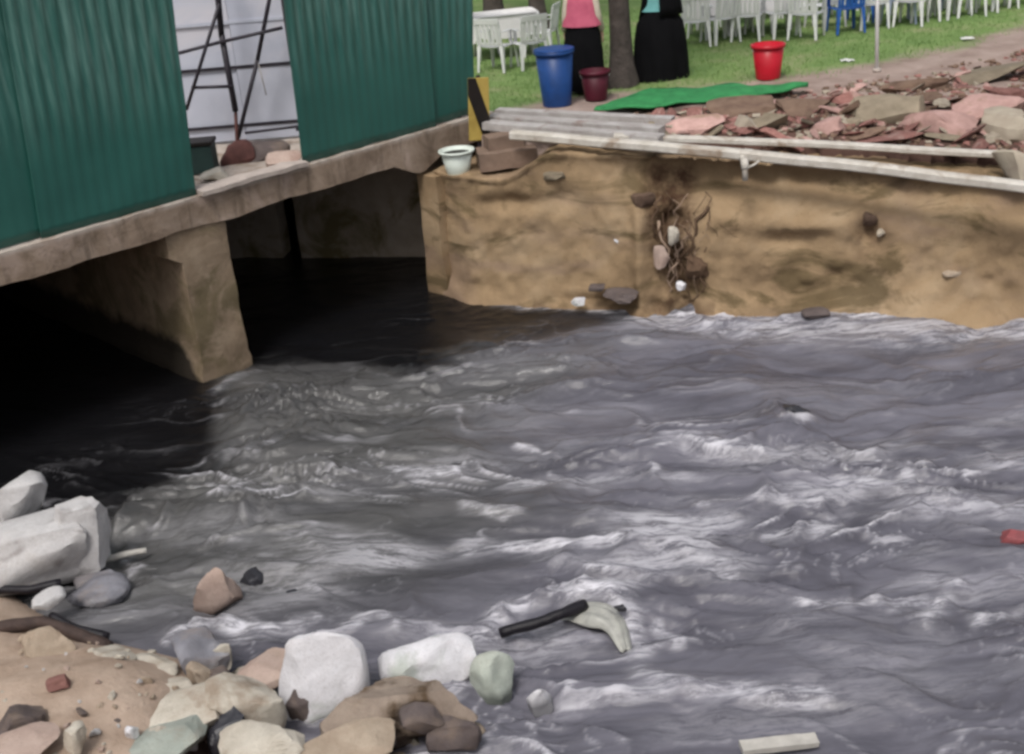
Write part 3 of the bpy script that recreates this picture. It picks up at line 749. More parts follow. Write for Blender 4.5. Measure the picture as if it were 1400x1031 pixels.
for z in (2.55, 4.3): box('rail', (-0.65, 0.225, z), (7.0, 0.04, 0.05), MAT['darkmetal'], fl)
frr = empty('corrugated_fence', B(4.3, 0), BRZ)
tag(frr, 'dark green corrugated sheet fence between the gap and the striped board', 'fence')
sheet(0.0, 2.12, 2.17, 4.75, 0.035, frr, 0.06, seed=5)
sheet(2.04, 2.86, 2.18, 4.75, 0.10, frr, 0.105, seed=6)
for u in (0.1, 2.06, 2.55): box('post', (u + 0.06, 0.17, 3.4), (0.06, 0.06, 2.5), MAT['darkmetal'], frr)
for z in (2.55, 4.3): box('rail', (1.35, 0.225, z), (2.5, 0.04, 0.05), MAT['darkmetal'], frr)

# ------------------------------------------------------------------ behind the gap
hp0, hp1 = at(225, 200, 2.2), at(445, 182, 2.2)
hd = Vector((hp1.x - hp0.x, hp1.y - hp0.y, 0)); hrz = math.atan2(hd.y, hd.x)
hoard = empty('white_hoarding', (hp0.x, hp0.y, 2.17), hrz)
tag(hoard, 'pale bluish white hoarding standing behind the gap in the green fence', 'hoarding')
for i in range(4):
    box('panel', (-0.35 + 0.96 * i, 0.02 * (i % 2), 1.3), (0.95, 0.03, 2.55), MAT['hoard'], hoard, Matrix.Rotation(R(0.6 * (i - 1)), 3, 'Z'), 0.004, 1)
for z in (0.22, 0.95, 1.5, 2.02): box('batten', (1.1, -0.022, z), (3.8, 0.012, 0.04), MAT['hoard'] if z > 1 else MAT['darkmetal'], hoard)
NH = Vector((-hd.y, hd.x, 0)).normalized(); HP = hp0.copy() - NH * 0.45       # a vertical plane just before the hoarding
def onh(x, y, off=0.0): return on_plane(x, y, HP - NH * off, NH)
tr = empty('trestle_frame', onh(318, 215)); tr.location.z = 2.17
tag(tr, 'thin dark steel trestle frame standing before the white hoarding', 'trestle')
def rel(o, p): return Vector(p) - o.location
def bar(name, a, b, r, mat, par, off=0.0):
    p, q = rel(par, onh(*a, off)), rel(par, onh(*b, off)); return tube(name, [p, (p + q) / 2, q], r, mat, par, 8)
top_ext = (292, -70)
bar('leg', top_ext, (303, 50), 0.038, MAT['darkmetal'], tr)
bar('leg', (303, 48), (322, 152), 0.038, MAT['darkmetal'], tr, 0.0)
bar('leg', (322, 152), (326, 232), 0.022, MAT['rust'], tr)
bar('leg', (300, 5), (255, 150), 0.022, MAT['darkmetal'], tr, 0.06)
bar('leg', (380, -60), (352, 82), 0.026, MAT['darkmetal'], tr, -0.06)
bar('leg', (352, 82), (324, 195), 0.026, MAT['darkmetal'], tr, -0.06)
bar('crossbar', (236, 75), (300, 58), 0.021, MAT['darkmetal'], tr, 0.05)
bar('crossbar', (300, 58), (386, 38), 0.021, MAT['darkmetal'], tr, 0.05)
bar('crossbar', (262, 120), (318, 118), 0.021, MAT['darkmetal'], tr, 0.04)
bar('crossbar', (335, 182), (414, 172), 0.018, MAT['darkmetal'], tr, 0.02)
bar('brace', (352, 82), (364, 130), 0.007, MAT['greypipe'], tr, -0.05)
cr = empty('storage_box', at(276, 238, 2.165)); tag(cr, 'small dark green lidded box beside the foot of the trestle', 'box')
box('body', (0, 0.1, 0.17), (0.34, 0.3, 0.33), MAT['greenbox'], cr, None, 0.02); box('lid', (0, 0.1, 0.36), (0.37, 0.33, 0.05), MAT['black'], cr, None, 0.015)
def place_rock(name, px, py, w, h, mat, label, cat='rock', z=None, dep=0.8, rz=None, seed=0, cuts=9, amp=0.06, rest=0.0, group=None, sub=3, tilt=0.0, base=None, depth=(0.62, 0.92), boxy=0.5):
    """a stone whose middle shows at px, py and which is w by h pixels big there"""
    zc = 0.2 if z is None else z
    p = at(px, py, zc); s = ppm(p)
    el = math.atan2(CAMZ - zc, math.hypot(p.x, p.y))
    wd, hh = w / s, h / s
    dd_ = wd * dep
    hz_ = max(0.3 * hh, math.sqrt(max((hh ** 2 - (dd_ * math.sin(el)) ** 2), (0.45 * hh) ** 2)) / math.cos(el))
    o = bpy.data.objects.new(name, rock_mesh(seed, (wd * 1.08, dd_ * 1.08, hz_ * 1.1), cuts, amp, sub, depth, 1.6, boxy)); COL.objects.link(o)
    o.data.materials.append(mat); o.location = p
    o.rotation_euler = (R(tilt) * 0.4, R(tilt), math.atan2(-p.x, p.y) * 1.0 + (rz or 0))
    tag(o, label, cat, group); return o
# rubbish on the deck in the gap
for i, (x, y, w, h, mt, lb) in enumerate([
    (325, 215, 45, 40, 'rust', 'heap of rust red scrap under the trestle'),
    (365, 208, 60, 26, 'darkst', 'flat dark grey stone lying by the right edge of the gap'),
    (390, 218, 50, 22, 'pinkst', 'pale pinkish stone lying at the right edge of the gap'),
    (292, 240, 40, 18, 'cream', 'small cream stone below the green lidded box'),
    (345, 200, 40, 14, 'darkst', 'thin black stone behind the rust red scrap')]):
    place_rock('rubble_stone', x, y, w, h, MAT[mt], lb, 'stone', 2.22, 0.7, 0, 300 + i, 8)
# pale ledge in the gap
lg = rough_box('kerb_stone', (2.86, -0.05, 2.165), (4.3, 0.20, 2.215), 0.07, 0.012, MAT['palecon'], bridge, 4.0, 3.0)

# ------------------------------------------------------------------ beside the fence: board, tub, blocks, pipes
NB = bv.copy()
def onv(x, y, v): return on_plane(x, y, B(0, v), NB)
hb_c = onv(655, 155, -0.28)
hb = empty('hazard_board', (hb_c.x, hb_c.y, 1.82), R(8)); tag(hb, 'yellow and black striped warning board at the end of the green fence', 'warning board')
tl = Matrix.Rotation(R(4), 3, 'Y')
bw, bh = 0.27, 0.80
box('board', (0, 0, 0.5), (bw, 0.03, bh), MAT['yellow'], hb, tl, 0.004, 1)
def stripe(z0):
    pts = [(-bw / 2, z0 + 0.8), (bw / 2, z0), (bw / 2, z0 + 0.52), (-bw / 2, z0 + 1.32)]
    def clip(poly, lim, hi):
        out = []
        for i in range(len(poly)):
            p, q = poly[i], poly[(i + 1) % len(poly)]
            ip, iq = (p[1] <= lim) == hi, (q[1] <= lim) == hi
            if ip: out.append(p)
            if ip != iq:
                t = (lim - p[1]) / (q[1] - p[1]); out.append((p[0] + t * (q[0] - p[0]), lim))
        return out
    pts = clip(clip(pts, bh / 2, True), -bh / 2, False)
    if len(pts) < 3: return
    V = [tl @ Vector((x, y, z)) + Vector((0, 0, 0.5)) for y in (-0.021, -0.0152) for x, z in pts]; n = len(pts)
    f = [tuple(range(n)), tuple(range(2 * n - 1, n - 1, -1))] + [(i, i + n, (i + 1) % n + n, (i + 1) % n) for i in range(n)]
    from_py('stripe', V, f, MAT['black'], hb)
for z0 in (-0.62, 0.55): stripe(z0)
box('post', (0, 0.035, 0.45), (0.05, 0.03, 0.95), MAT['darkmetal'], hb, tl)

tb_c = onv(627, 238, -0.42)
tb = empty('plastic_tub', tb_c); tag(tb, 'white plastic tub with an open dark mouth on the bridge corner ledge', 'tub')
lathe('body', [(0.001, 0.0), (0.13, 0.0), (0.145, 0.02), (0.205, 0.30), (0.198, 0.30), (0.14, 0.03), (0.001, 0.03)], MAT['tub'], tb, 32)
lathe('rim', [(0.205, 0.285), (0.232, 0.29), (0.232, 0.315), (0.20, 0.315), (0.20, 0.285)], MAT['tub'], tb, 32)
lathe('contents', [(0.001, 0.27), (0.196, 0.268)], MAT['black'], tb, 32)  # black disc added as the shade inside the tub

def blockat(name, x0, y0, x1, y1, z, hgt, dep, mat, lb, cat, seed):
    p, q = at(x0, y0, z), at(x1, y1, z); d = (q - p); L = d.length; rz = math.atan2(d.y, d.x)
    o = rough_box(name, (0, 0, -hgt), (L, dep, 0), 0.06, 0.012, mat, None, seed, 3.0); o.location = p; o.rotation_euler = (0, 0, rz)
    tag(o, lb, cat); return o
blockat('concrete_block', 655, 212, 735, 203, 1.90, 0.22, 0.42, MAT['block'], 'low brown concrete block on the ledge under the grey planks', 'block', 3)
blockat('concrete_block', 668, 190, 716, 183, 2.06, 0.18, 0.3, MAT['block'], 'smaller dark brown block lying upon the low concrete block', 'block', 8)

def pipe(name, pxs, zs, wd, ht, mat, label, cat='strip', group=None, bend=0.006):
    """a long pale strip of flattish trunking with two joint sleeves"""
    pts = [at(x, y, z) for (x, y), z in zip(pxs, zs)]
    P = []
    for a, b in zip(pts[:-1], pts[1:]):
        for i in range(14): P.append(a.lerp(b, i / 14))
    P.append(pts[-1])
    P = [p + Vector((0, 0, bend * noise.noise(p * 1.3) * 2)) for p in P]
    o = empty(name, P[0]); tag(o, label, cat, group)
    def run(Q, k, nm):
        V, Fc = [], []
        cs = [(-.5, -.3), (-.3, -.5), (.3, -.5), (.5, -.3), (.5, .3), (.3, .5), (-.3, .5), (-.5, .3)]; n = 8
        for i, p in enumerate(Q):
            t = (Q[min(i + 1, len(Q) - 1)] - Q[max(i - 1, 0)]).normalized(); sd_ = t.cross(Vector((0, 0, 1))).normalized(); up_ = sd_.cross(t)
            V += [p - P[0] + sd_ * a * wd * k + up_ * b * ht * k for a, b in cs]
        for i in range(len(Q) - 1):
            for q in range(n): Fc.append((i * n + q, i * n + (q + 1) % n, (i + 1) * n + (q + 1) % n, (i + 1) * n + q))
        Fc += [tuple(range(n - 1, -1, -1)), tuple((len(Q) - 1) * n + q for q in range(n))]
        ob = from_py(nm, V, Fc, mat, o, False)
    run(P, 1.0, 'run')
    for kf in (0.37, 0.74):
        c = P[int(len(P) * kf)]; d = (P[-1] - P[0]).normalized() * 0.05; run([c - d, c, c + d], 1.08, 'sleeve')
    return o
pipe('white_strip', [(840, 186), (1100, 196), (1378, 212)], [2.10, 1.96, 1.76], 0.15, 0.07, MAT['pvc'], 'upper and shorter of two long white strips along the rubble edge', group='white strips along the far bank')
pipe('white_strip', [(700, 184), (900, 201), (1150, 225), (1420, 258), (1700, 290)], [2.12, 2.03, 1.86, 1.66, 1.55], 0.16, 0.11, MAT['pvc'], 'lower and longer white strip along the very brink of the bank', group='white strips along the far bank')
# support ledger below the white strips
for i, (a, b, z0, z1, wd, lb) in enumerate([
    ((665, 172), (905, 192), 2.10, 2.06, 0.10, 'long grey plank lying next to the white strips, nearest the stream'),
    ((670, 163), (905, 180), 2.12, 2.07, 0.10, 'long grey plank in the middle of the three beside the blue bin'),
    ((680, 155), (920, 167), 2.13, 2.05, 0.09, 'long grey plank lying closest to the blue bin')]):
    p, q = at(*a, z0), at(*b, z1); d = q - p; L = d.length
    o = rough_box('grey_plank', (0, -wd, -0.03), (L, wd, 0.06), 0.09, 0.008, MAT['greypipe'], None, 30 + i, 2.0)
    o.location = p; o.rotation_euler = (0, -math.asin(d.z / L), math.atan2(d.y, d.x)); tag(o, lb, 'plank', 'grey planks at the bank top')
st = empty('pipe_stub', at(1018, 222, 1.92)); tag(st, 'short white pipe stub with a tap poking out below the white strips', 'pipe stub')
tube('pipe_run', [(0, 0.25, 0.02), (0, 0.05, 0.02), (0, -0.02, -0.02), (0, -0.03, -0.2)], 0.035, MAT['pvc'], st, 10)
tube('elbow', [(0, 0.04, 0.02), (0, -0.0, 0.0), (0, -0.03, -0.07)], 0.045, MAT['pvc'], st, 10)
tube('tap', [(0.02, -0.03, -0.06), (0.10, -0.03, -0.03), (0.16, -0.03, 0.01)], 0.014, MAT['pvc'], st, 8)

import re
def short(lb):
    return re.split(r' (?:in|at|on|of|right|left|behind|lying|standing|between|below|above|with|lapped|leaning|breaking|beside|propped|wedged|deep|under|along|from|sitting|to|before|the) ', lb)[0]
def beside(p, marks):
    d, lb, q = min(((Vector(p) - Vector(q)).to_2d().length, lb, q) for lb, q in marks)
    dx, dy = p[0] - q[0], p[1] - q[1]
    side = ('right of' if dx > 0 else 'left of') if abs(dx) > abs(dy) else ('behind' if dy > 0 else 'in front of')
    return 'just %s the %s' % (side, short(lb))
# ------------------------------------------------------------------ rubble heap behind the pipes
named = [
    (1200, 160, 95, 66, 'olive', 'large olive brown slab in the middle of the rubble heap'),
    (1285, 172, 120, 52, 'pinkbr', 'largest pink broken slab right of the olive slab'),
    (1345, 150, 105, 40, 'pinkbr', 'pink slab propped behind the pale stone at the heap right end'),
    (1372, 178, 85, 44, 'palerub', 'pale grey green stone at the right end of the heap'),
    (1128, 175, 62, 30, 'pinkbr', 'pink block lying in the dark hollow of the rubble heap'),
    (960, 172, 78, 30, 'pinkbr', 'rose pink slab at the left end of the rubble heap'),
    (1015, 176, 40, 34, 'palerub', 'pale leaning brick beside the rose pink slab'),
    (1050, 170, 70, 34, 'olive', 'grey brown clod between the pale brick and dark hollow'),
    (1092, 150, 70, 40, 'earth', 'brown earth clod at the top of the dark hollow'),
    (1245, 118, 90, 26, 'earth', 'long brown clod on the heap crest beside the white post'),
    (1340, 105, 110, 28, 'olive', 'long grey brown clod on the heap crest at the right'),
    (1390, 222, 52, 42, 'palerub', 'grey green stone sitting on the ends of the white strips'),
    (1225, 186, 90, 22, 'brick', 'flat red slab wedged under the largest pink slab'),
    (1385, 130, 50, 30, 'brick', 'dull red block behind the pink slab at the frame edge'),
    (1160, 138, 40, 24, 'brick', 'dull red brick stub standing left of the olive slab'),
    (1010, 148, 90, 24, 'earth', 'low brown clod below the green mat'),
]
marks = []
for i, (x, y, w, h, mt, lb) in enumerate(named):
    z = on_far(x, y + h * 0.25).z + 0.03
    place_rock('rubble_chunk', x, y, w * 1.2, h * 1.15, MAT[mt], lb, 'rubble', z, 0.75, random.uniform(-.5, .5), 500 + i, 11, 0.08, sub=3, tilt=random.uniform(-14, 14), depth=(0.45, 0.85))
    marks.append((lb, on_far(x, y)))
meshes = {}
kinds = [('brick', 'broken red brick piece scattered in the rubble heap'), ('pinkbr', 'small pink rubble piece scattered in the rubble heap'),
         ('earth', 'small brown clod scattered in the rubble heap'), ('olive', 'small olive brown lump scattered in the rubble heap'), ('palerub', 'small pale lump scattered in the rubble heap')]
for mt, lb in kinds:
    for k in range(4):
        me = rock_mesh(900 + k * 7 + len(mt), (1, 0.72, 0.55), 11, 0.09, 2, (0.42, 0.85)); me.materials.append(MAT[mt]); meshes[mt, k] = me
rr_ = random.Random(11)
for i in range(250):
    x = rr_.uniform(880, 1480)
    ytop = np.interp(x, [885, 1000, 1100, 1250, 1480], [164, 148, 136, 108, 68]); ybot = np.interp(x, [885, 1400, 1480], [188, 210, 224])
    y = rr_.uniform(ytop, ybot)
    mt, lb = kinds[rr_.choices(range(5), [7, 5, 4, 3, 3])[0]]
    p = on_far(x, y); sz = rr_.choice([0.10, 0.14, 0.18, 0.24, 0.32])
    o = bpy.data.objects.new('rubble_chunk', meshes[mt, rr_.randrange(4)]); COL.objects.link(o)
    o.location = p + Vector((0, 0, sz * rr_.uniform(0.0, 0.25))); o.scale = (sz * rr_.uniform(1.1, 2.0), sz, sz * rr_.uniform(.22, .6))
    o.rotation_euler = (rr_.uniform(-.45, .45), rr_.uniform(-.6, .6), rr_.uniform(0, 6.28))
    tag(o, lb.replace('scattered in the rubble heap', beside(p, marks)), 'rubble', 'small rubble behind the white strips, ' + mt)

# chips and grit between the bigger pieces
for mt, cnt in (('brick', 500), ('earth', 700), ('palerub', 350)):
    V, Fc = [], []
    for _ in range(cnt):
        x = rr_.uniform(870, 1480); y = rr_.uniform(np.interp(x, [885, 1000, 1250, 1480], [158, 142, 98, 56]), np.interp(x, [885, 1400, 1480], [190, 214, 228]))
        c = on_far(x, y); sz = rr_.uniform(.015, .06); o = len(V)
        q = [Vector((rr_.uniform(.4, 1) * sx, rr_.uniform(.3, .8) * sy, rr_.uniform(.1, .5) * sz2)) * sz for sx in (-1, 1) for sy in (-1, 1) for sz2 in (-1, 1)]
        rz = Matrix.Rotation(rr_.uniform(0, 6.28), 3, 'Z') @ Matrix.Rotation(rr_.uniform(-.5, .5), 3, 'X')
        V += [c + Vector((0, 0, sz * .3)) + rz @ k for k in q]
        Fc += [tuple(o + i for i in f) for f in ((0, 1, 3, 2), (4, 6, 7, 5), (0, 4, 5, 1), (2, 3, 7, 6), (0, 2, 6, 4), (1, 5, 7, 3))]
    tag(from_py('rubble_chips', V, Fc, MAT[mt]), 'loose chips and grit between the rubble slabs', 'rubble chips', None, 'stuff')

# ------------------------------------------------------------------ roots and stones on the bank face
NA_ = atv.copy()
def onb(x, y, t): return on_plane(x, y, A(0, t), NA_)
rt = empty('tangled_roots', onb(925, 300, 0.0)); tag(rt, 'tangle of bare brown tree roots hanging down the bank face', 'roots')
rr_ = random.Random(5)
for i in range(30):
    x0, y0 = rr_.uniform(900, 972), rr_.uniform(262, 330)
    x1, y1 = x0 + rr_.gauss(-4, 22), min(y0 + rr_.uniform(40, 120), 412)
    pts = []
    for k in range(9):
        t = k / 8; pts.append(onb(x0 + (x1 - x0) * t + rr_.gauss(0, 4), y0 + (y1 - y0) * t, 0.10 - 0.07 * math.sin(t * 3) + rr_.gauss(0, 0.03)) - rt.location)
    r0 = rr_.uniform(0.004, 0.012) if i % 5 else rr_.uniform(0.014, 0.026)
    tube('root', pts, [r0 * (1 - 0.6 * k / 8) for k in range(9)], MAT['paleroot'] if rr_.random() < .4 else MAT['root'], rt, 5)
for i, (x, y, w, h, mt, lb, t) in enumerate([
    (921, 322, 20, 30, 'cream', 'pale stone caught among the hanging roots', -0.12), (845, 329, 13, 13, 'whitest', 'tiny white stone stuck in the bank left of the roots', 0.0),
    (905, 352, 26, 40, 'pinkst', 'pinkish stone under the hanging roots', -0.1), (932, 390, 18, 16, 'whitest', 'small white stone at the foot of the hanging roots', -0.2),
    (880, 275, 40, 26, 'earth', 'brown clod in the bank above left of the roots', 0.05), (955, 365, 40, 50, 'root', 'dark clod at the right of the hanging roots', 0.02),
    (790, 412, 30, 12, 'whitest', 'small whitish stone at the water line left of the roots', -0.25), (850, 404, 60, 16, 'darkst', 'dark wet stone at the water line below the bank', -0.2),
    (1205, 318, 16, 14, 'palerub', 'little pale stone in the bank hollow right of the roots', 0.02), (1190, 300, 26, 24, 'earth', 'brown clod in the bank above the little pale stone', 0.06),
    (1300, 372, 30, 14, 'tanst', 'tan stone stuck in the bank at the right', 0.02), (760, 240, 40, 16, 'olive', 'olive clod high on the bank below the planks', 0.06),
    (815, 392, 30, 12, 'darkst', 'narrow dark stone at the bank foot beside the whitish stone', -0.15), (1115, 428, 44, 12, 'darkst', 'flat dark stone at the bank foot right of the roots', -0.2)]):
    p = onb(x, y, t + (0.05 if y < 380 else 0)); s = ppm(p); w *= .85; h *= .85
    o = bpy.data.objects.new('bank_stone', rock_mesh(700 + i, (w / s, w / s * 0.8, h / s), 9, 0.08, 3)); COL.objects.link(o); o.data.materials.append(MAT[mt]); o.location = p
    o.rotation_euler = (0, 0, rr_.uniform(-.4, .4)); tag(o, lb, 'stone')

# ------------------------------------------------------------------ near shore
near = [
    ('concrete_slab', 52, 760, 190, 92, 'greyst', 'large pale grey broken slab at the left edge of the stream', 0.30, .62, 140, 7, 0.04),
    ('concrete_slab', 112, 745, 92, 104, 'greyst', 'grey broken block with a jagged top at the right end of the grey slab', 0.30, .7, 141, 11, 0.07),
    ('concrete_slab', 20, 695, 92, 76, 'greyst', 'pale grey broken block standing behind the large grey slab', 0.46, .7, 41, 10, 0.05),
    ('shore_rock', 108, 712, 72, 34, 'greyst', 'small grey hump on top of the large grey slab', 0.46, .7, 62, 8, 0.08),
    ('shore_rock', 296, 815, 66, 78, 'pinkst', 'pinkish upright stone standing alone in the shallow water', 0.12, .62, 42, 8, 0.04),
    ('shore_rock', 278, 908, 86, 84, 'boulder', 'blue grey boulder at the water edge above the cream stones', 0.20, .8, 43, 9, 0.05),
    ('shore_rock', 440, 925, 122, 126, 'whitest', 'largest white boulder with a greenish foot', 0.26, .75, 44, 8, 0.05),
    ('shore_rock', 585, 902, 124, 72, 'whitest', 'smooth white boulder right of the largest white boulder', 0.18, .7, 45, 7, 0.04),
    ('shore_rock', 675, 932, 62, 72, 'palegreen', 'pale green stone lapped by the water', 0.10, .8, 47, 7, 0.05),
    ('shore_rock', 738, 958, 34, 40, 'whitest', 'small white stone right of the pale green stone', 0.05, .7, 48, 7, 0.05),
    ('shore_rock', 332, 965, 105, 76, 'cream', 'cream boulder between the blue grey and largest white boulders', 0.34, .75, 49, 9, 0.05),
    ('shore_rock', 262, 985, 110, 70, 'cream', 'cream flat stone left of the cream boulder', 0.36, .8, 50, 9, 0.05),
    ('shore_rock', 228, 1012, 130, 64, 'greenst', 'green grey stone at the bottom below the cream stones', 0.44, .8, 51, 8, 0.05),
    ('shore_rock', 365, 1018, 120, 52, 'cream', 'cream stone at the bottom edge right of the green grey stone', 0.42, .8, 52, 9, 0.06),
    ('shore_rock', 480, 1022, 150, 40, 'tanst', 'tan flat stone at the bottom under the brown rock', 0.36, .6, 53, 8, 0.05),
    ('shore_rock', 352, 918, 88, 42, 'pinkst', 'low pinkish tan stone left of the largest white boulder', 0.22, .8, 54, 8, 0.05),
    ('shore_rock', 195, 920, 90, 40, 'cream', 'low cream stone at the crest of the sand bank', 0.30, .8, 55, 8, 0.05),
    ('shore_rock', 125, 905, 110, 46, 'cream', 'long cream clod along the crest of the sand bank', 0.38, .7, 63, 9, 0.06),
    ('shore_rock', 68, 885, 60, 50, 'tanst', 'peaked tan clod beside the dark timber', 0.42, .8, 64, 9, 0.07),
    ('shore_rock', 24, 984, 66, 46, 'darkst', 'dark brown stone on the sand at the left edge', 0.62, .8, 56, 8, 0.05),
    ('shore_rock', 34, 1020, 90, 34, 'pinkst', 'flat pinkish grey slab at the bottom left corner', 0.66, .8, 57, 8, 0.04),
    ('shore_rock', 103, 1016, 36, 44, 'cream', 'small upright cream stone beside the corner slab', 0.62, .8, 58, 8, 0.05),
    ('shore_rock', 80, 936, 30, 20, 'brick', 'small reddish brown stone lying on the sand', 0.60, .8, 59, 8, 0.05),
    ('shore_rock', 181, 1001, 18, 18, 'whitest', 'tiny white pebble beside the green grey stone', 0.52, .9, 60, 8, 0.05),
    ('shore_rock', 62, 822, 52, 26, 'greyst', 'slim grey stone leaning below the large grey slab', 0.26, .6, 61, 8, 0.05),
    ('shore_rock', 128, 812, 90, 40, 'boulder', 'dark blue grey flat stone in the shallows below the slab', 0.04, .8, 65, 8, 0.06),
    ('shore_rock', 135, 790, 60, 20, 'boulder', 'thin grey stone in the shallows at the slab corner', 0.06, .8, 66, 8, 0.06),
    ('shore_rock', 620, 1005, 70, 56, 'darkst', 'dark brown stone at the right end of the brown rock', 0.16, .8, 67, 9, 0.07),
    ('shore_rock', 185, 705, 40, 22, 'boulder', 'small blue grey stone at the corner of the drowned slab', 0.05, .8, 68, 9, 0.07),
    ('shore_rock', 412, 968, 40, 60, 'darkst', 'dark stone deep between cream and white boulders', 0.14, .8, 69, 9, 0.07),  # dark stone added as shade in the crevice
    ('shore_rock', 312, 1000, 56, 62, 'wetst', 'black hollow looking stone between the two cream stones at the bottom', 0.34, .8, 75, 9, 0.07),  # black stone added in place of a shaded cavity
    ('shore_rock', 300, 930, 40, 40, 'darkst', 'dark stone wedged under the blue grey boulder', 0.22, .8, 76, 9, 0.07),
    ('shore_rock', 300, 900, 50, 40, 'cream', 'small cream stone at the right of the blue grey boulder', 0.22, .8, 77, 9, 0.07),
    ('shore_rock', 215, 955, 90, 40, 'cream', 'cream flat stone on the right flank of the sand bank', 0.38, .8, 78, 9, 0.07),
    ('shore_rock', 1085, 563, 48, 24, 'wetst', 'black wet stone breaking the current at the right', 0.03, .7, 70, 9, 0.07),
    ('shore_rock', 627, 637, 14, 10, 'wetst', 'tiny black stone breaking the current in midstream', 0.03, .8, 71, 9, 0.07),
    ('shore_rock', 350, 800, 40, 50, 'wetst', 'black wet stone right of the pinkish upright stone', -0.02, .7, 72, 9, 0.07),
    ('shore_rock', 405, 812, 26, 12, 'wetst', 'little black wet stone above the largest white boulder', 0.02, .7, 73, 9, 0.07),
    ('shore_rock', 410, 640, 80, 16, 'wetst', 'long black wet stone in the broken water before the pier', 0.03, .5, 74, 9, 0.07),  # black stone added as the dark gap in the broken water
]
marks = []
for nm, x, y, w, h, mt, lb, z, dp, sd_, cu, am in near:
    marks.append((lb, at(x, y, z)))
    place_rock(nm, x, y, w, h, MAT[mt], lb, 'slab' if nm == 'concrete_slab' else 'rock', z, dp, 0, sd_, cu, am, sub=4, boxy={'whitest': 0.72, 'palegreen': 0.85, 'boulder': 0.65, 'cream': 0.45}.get(mt, 0.5), depth=(0.62, 0.92) if mt == 'whitest' else (0.55, 0.88))
# brown rock with a hollow
p = at(545, 980, 0.18); s = ppm(p)
me = rock_mesh(149, (212 / s, 140 / s, 100 / s), 11, 0.06, 5, (0.6, 0.9), 1.6, 0.62)
view = Vector((0.05, -0.80, 0.60)).normalized()
for v in me.vertices:
    c = v.co.copy(); k = 0.0
    if c.dot(view) > 0:
        for hx, hy, hz2, r_, dp in ((0.12, -0.20, 0.10, 0.16, 0.17), (-0.13, -0.30, -0.02, 0.09, 0.05)):
            d = (c - Vector((hx, hy, hz2))); d -= view * d.dot(view)
            q = min(1.0, max(0.0, d.length / r_ + 0.22 * noise.noise(c * 7))); k = max(k, dp * (1 - q * q) ** 1.2)
    v.co = c - view * k
o = bpy.data.objects.new('shore_rock', me); COL.objects.link(o); me.materials.append(MAT['brownst']); o.location = p; o.rotation_euler = (0, R(6), R(4))
tag(o, 'brown rock with a dark hollow in front of the white boulders', 'rock')
place_rock('shore_rock', 578, 985, 58, 40, MAT['darkst'], 'dark stone lodged in the hollow of the brown rock', 'rock', 0.30, .8, 0, 181, 10, 0.08)  # dark stones added to put shade into the hollow
place_rock('shore_rock', 520, 1008, 40, 26, MAT['darkst'], 'small dark stone at the left foot of the brown rock', 'rock', 0.28, .8, 0, 182, 10, 0.08)  # second stone added to darken the hollow
# pebbles
pm = []
for k in range(5):
    me = rock_mesh(800 + k, (1, 0.8, 0.65), 10, 0.06, 3, (0.42, 0.82), 1.6, 0.5); me.materials.append([MAT['cream'], MAT['tanst'], MAT['pinkst'], MAT['greyst'], MAT['darkst']][k]); pm.append(me)
pn = ['cream', 'tan', 'pinkish', 'grey', 'dark']
def near_z(x, y):
    i = int(np.clip(np.searchsorted(gx, x) - 1, 0, len(gx) - 2)); j = int(np.clip(np.searchsorted(gy, y) - 1, 0, len(gy) - 2))
    return float(GZ[j, i])
rr_ = random.Random(3)
for i in range(150):
    x = rr_.uniform(-20, 640); y = rr_.uniform(max(870, 850 + x * 0.16), 1045)
    p = at(x, y, 0.35); p.z = near_z(p.x, p.y)
    p = at(x, y, p.z); p.z = near_z(p.x, p.y)
    k = rr_.choices(range(5), [6, 3, 3, 4, 2])[0]; sz = rr_.choice([.03, .035, .04, .05, .06, .09]) if x < 215 else rr_.choice([.06, .08, .11, .15, .2, .26])
    o = bpy.data.objects.new('pebble', pm[k]); COL.objects.link(o); o.location = p + Vector((0, 0, sz * 0.12)); o.scale = (sz, sz, sz)
    o.rotation_euler = (rr_.uniform(-.3, .3), rr_.uniform(-.3, .3), rr_.uniform(0, 6))
    tag(o, '%s %s pebble %s' % ('tiny' if sz < .045 else 'small' if sz < .12 else 'fist sized' if sz < .18 else 'large', pn[k], beside(p, marks)), 'pebble', '%s pebbles on the near shore' % pn[k])
def log(name, pts, r, mat, lb, cat, n=8):
    P = [at(x, y, z) for x, y, z in pts]
    Q = []
    for a, b in zip(P[:-1], P[1:]):
        for i in range(5): Q.append(a.lerp(b, i / 5))
    Q.append(P[-1]); c = Q[0].copy()
    o = tube(name, [q - c + Vector((0, 0, 0.015 * noise.noise(q * 5))) for q in Q], [r * (1 + 0.25 * noise.noise(q * 7)) for q in Q], mat, None, n); o.location = c
    tag(o, lb, cat); return o
log('driftwood', [(-15, 858, .36), (60, 850, .34), (110, 868, .28), (150, 886, .2)], 0.05, MAT['wood'], 'dark brown timber lying between the slab and the sand bank', 'driftwood')  # dark log added as the shaded gap under the slab
log('driftwood', [(70, 842, .25), (100, 858, .2), (148, 872, .12)], 0.035, MAT['blackwood'], 'shorter black timber beside the dark brown timber', 'driftwood')  # black log added to carry the gap shade further
log('driftwood', [(-10, 806, .2), (40, 806, .22), (84, 798, .2)], 0.04, MAT['blackwood'], 'black branch wedged below the large grey slab', 'driftwood')  # black log added as shade along the slab's underside
log('driftwood', [(130, 768, .05), (165, 759, .06), (200, 752, .05)], 0.03, MAT['plank'], 'thin pale branch in the water off the slab corner', 'driftwood')
log('driftwood', [(684, 866, .06), (730, 852, .12), (768, 840, .14), (800, 828, .12)], 0.045, MAT['blackwood'], 'black branch slanting out of the foaming water', 'driftwood', 9)
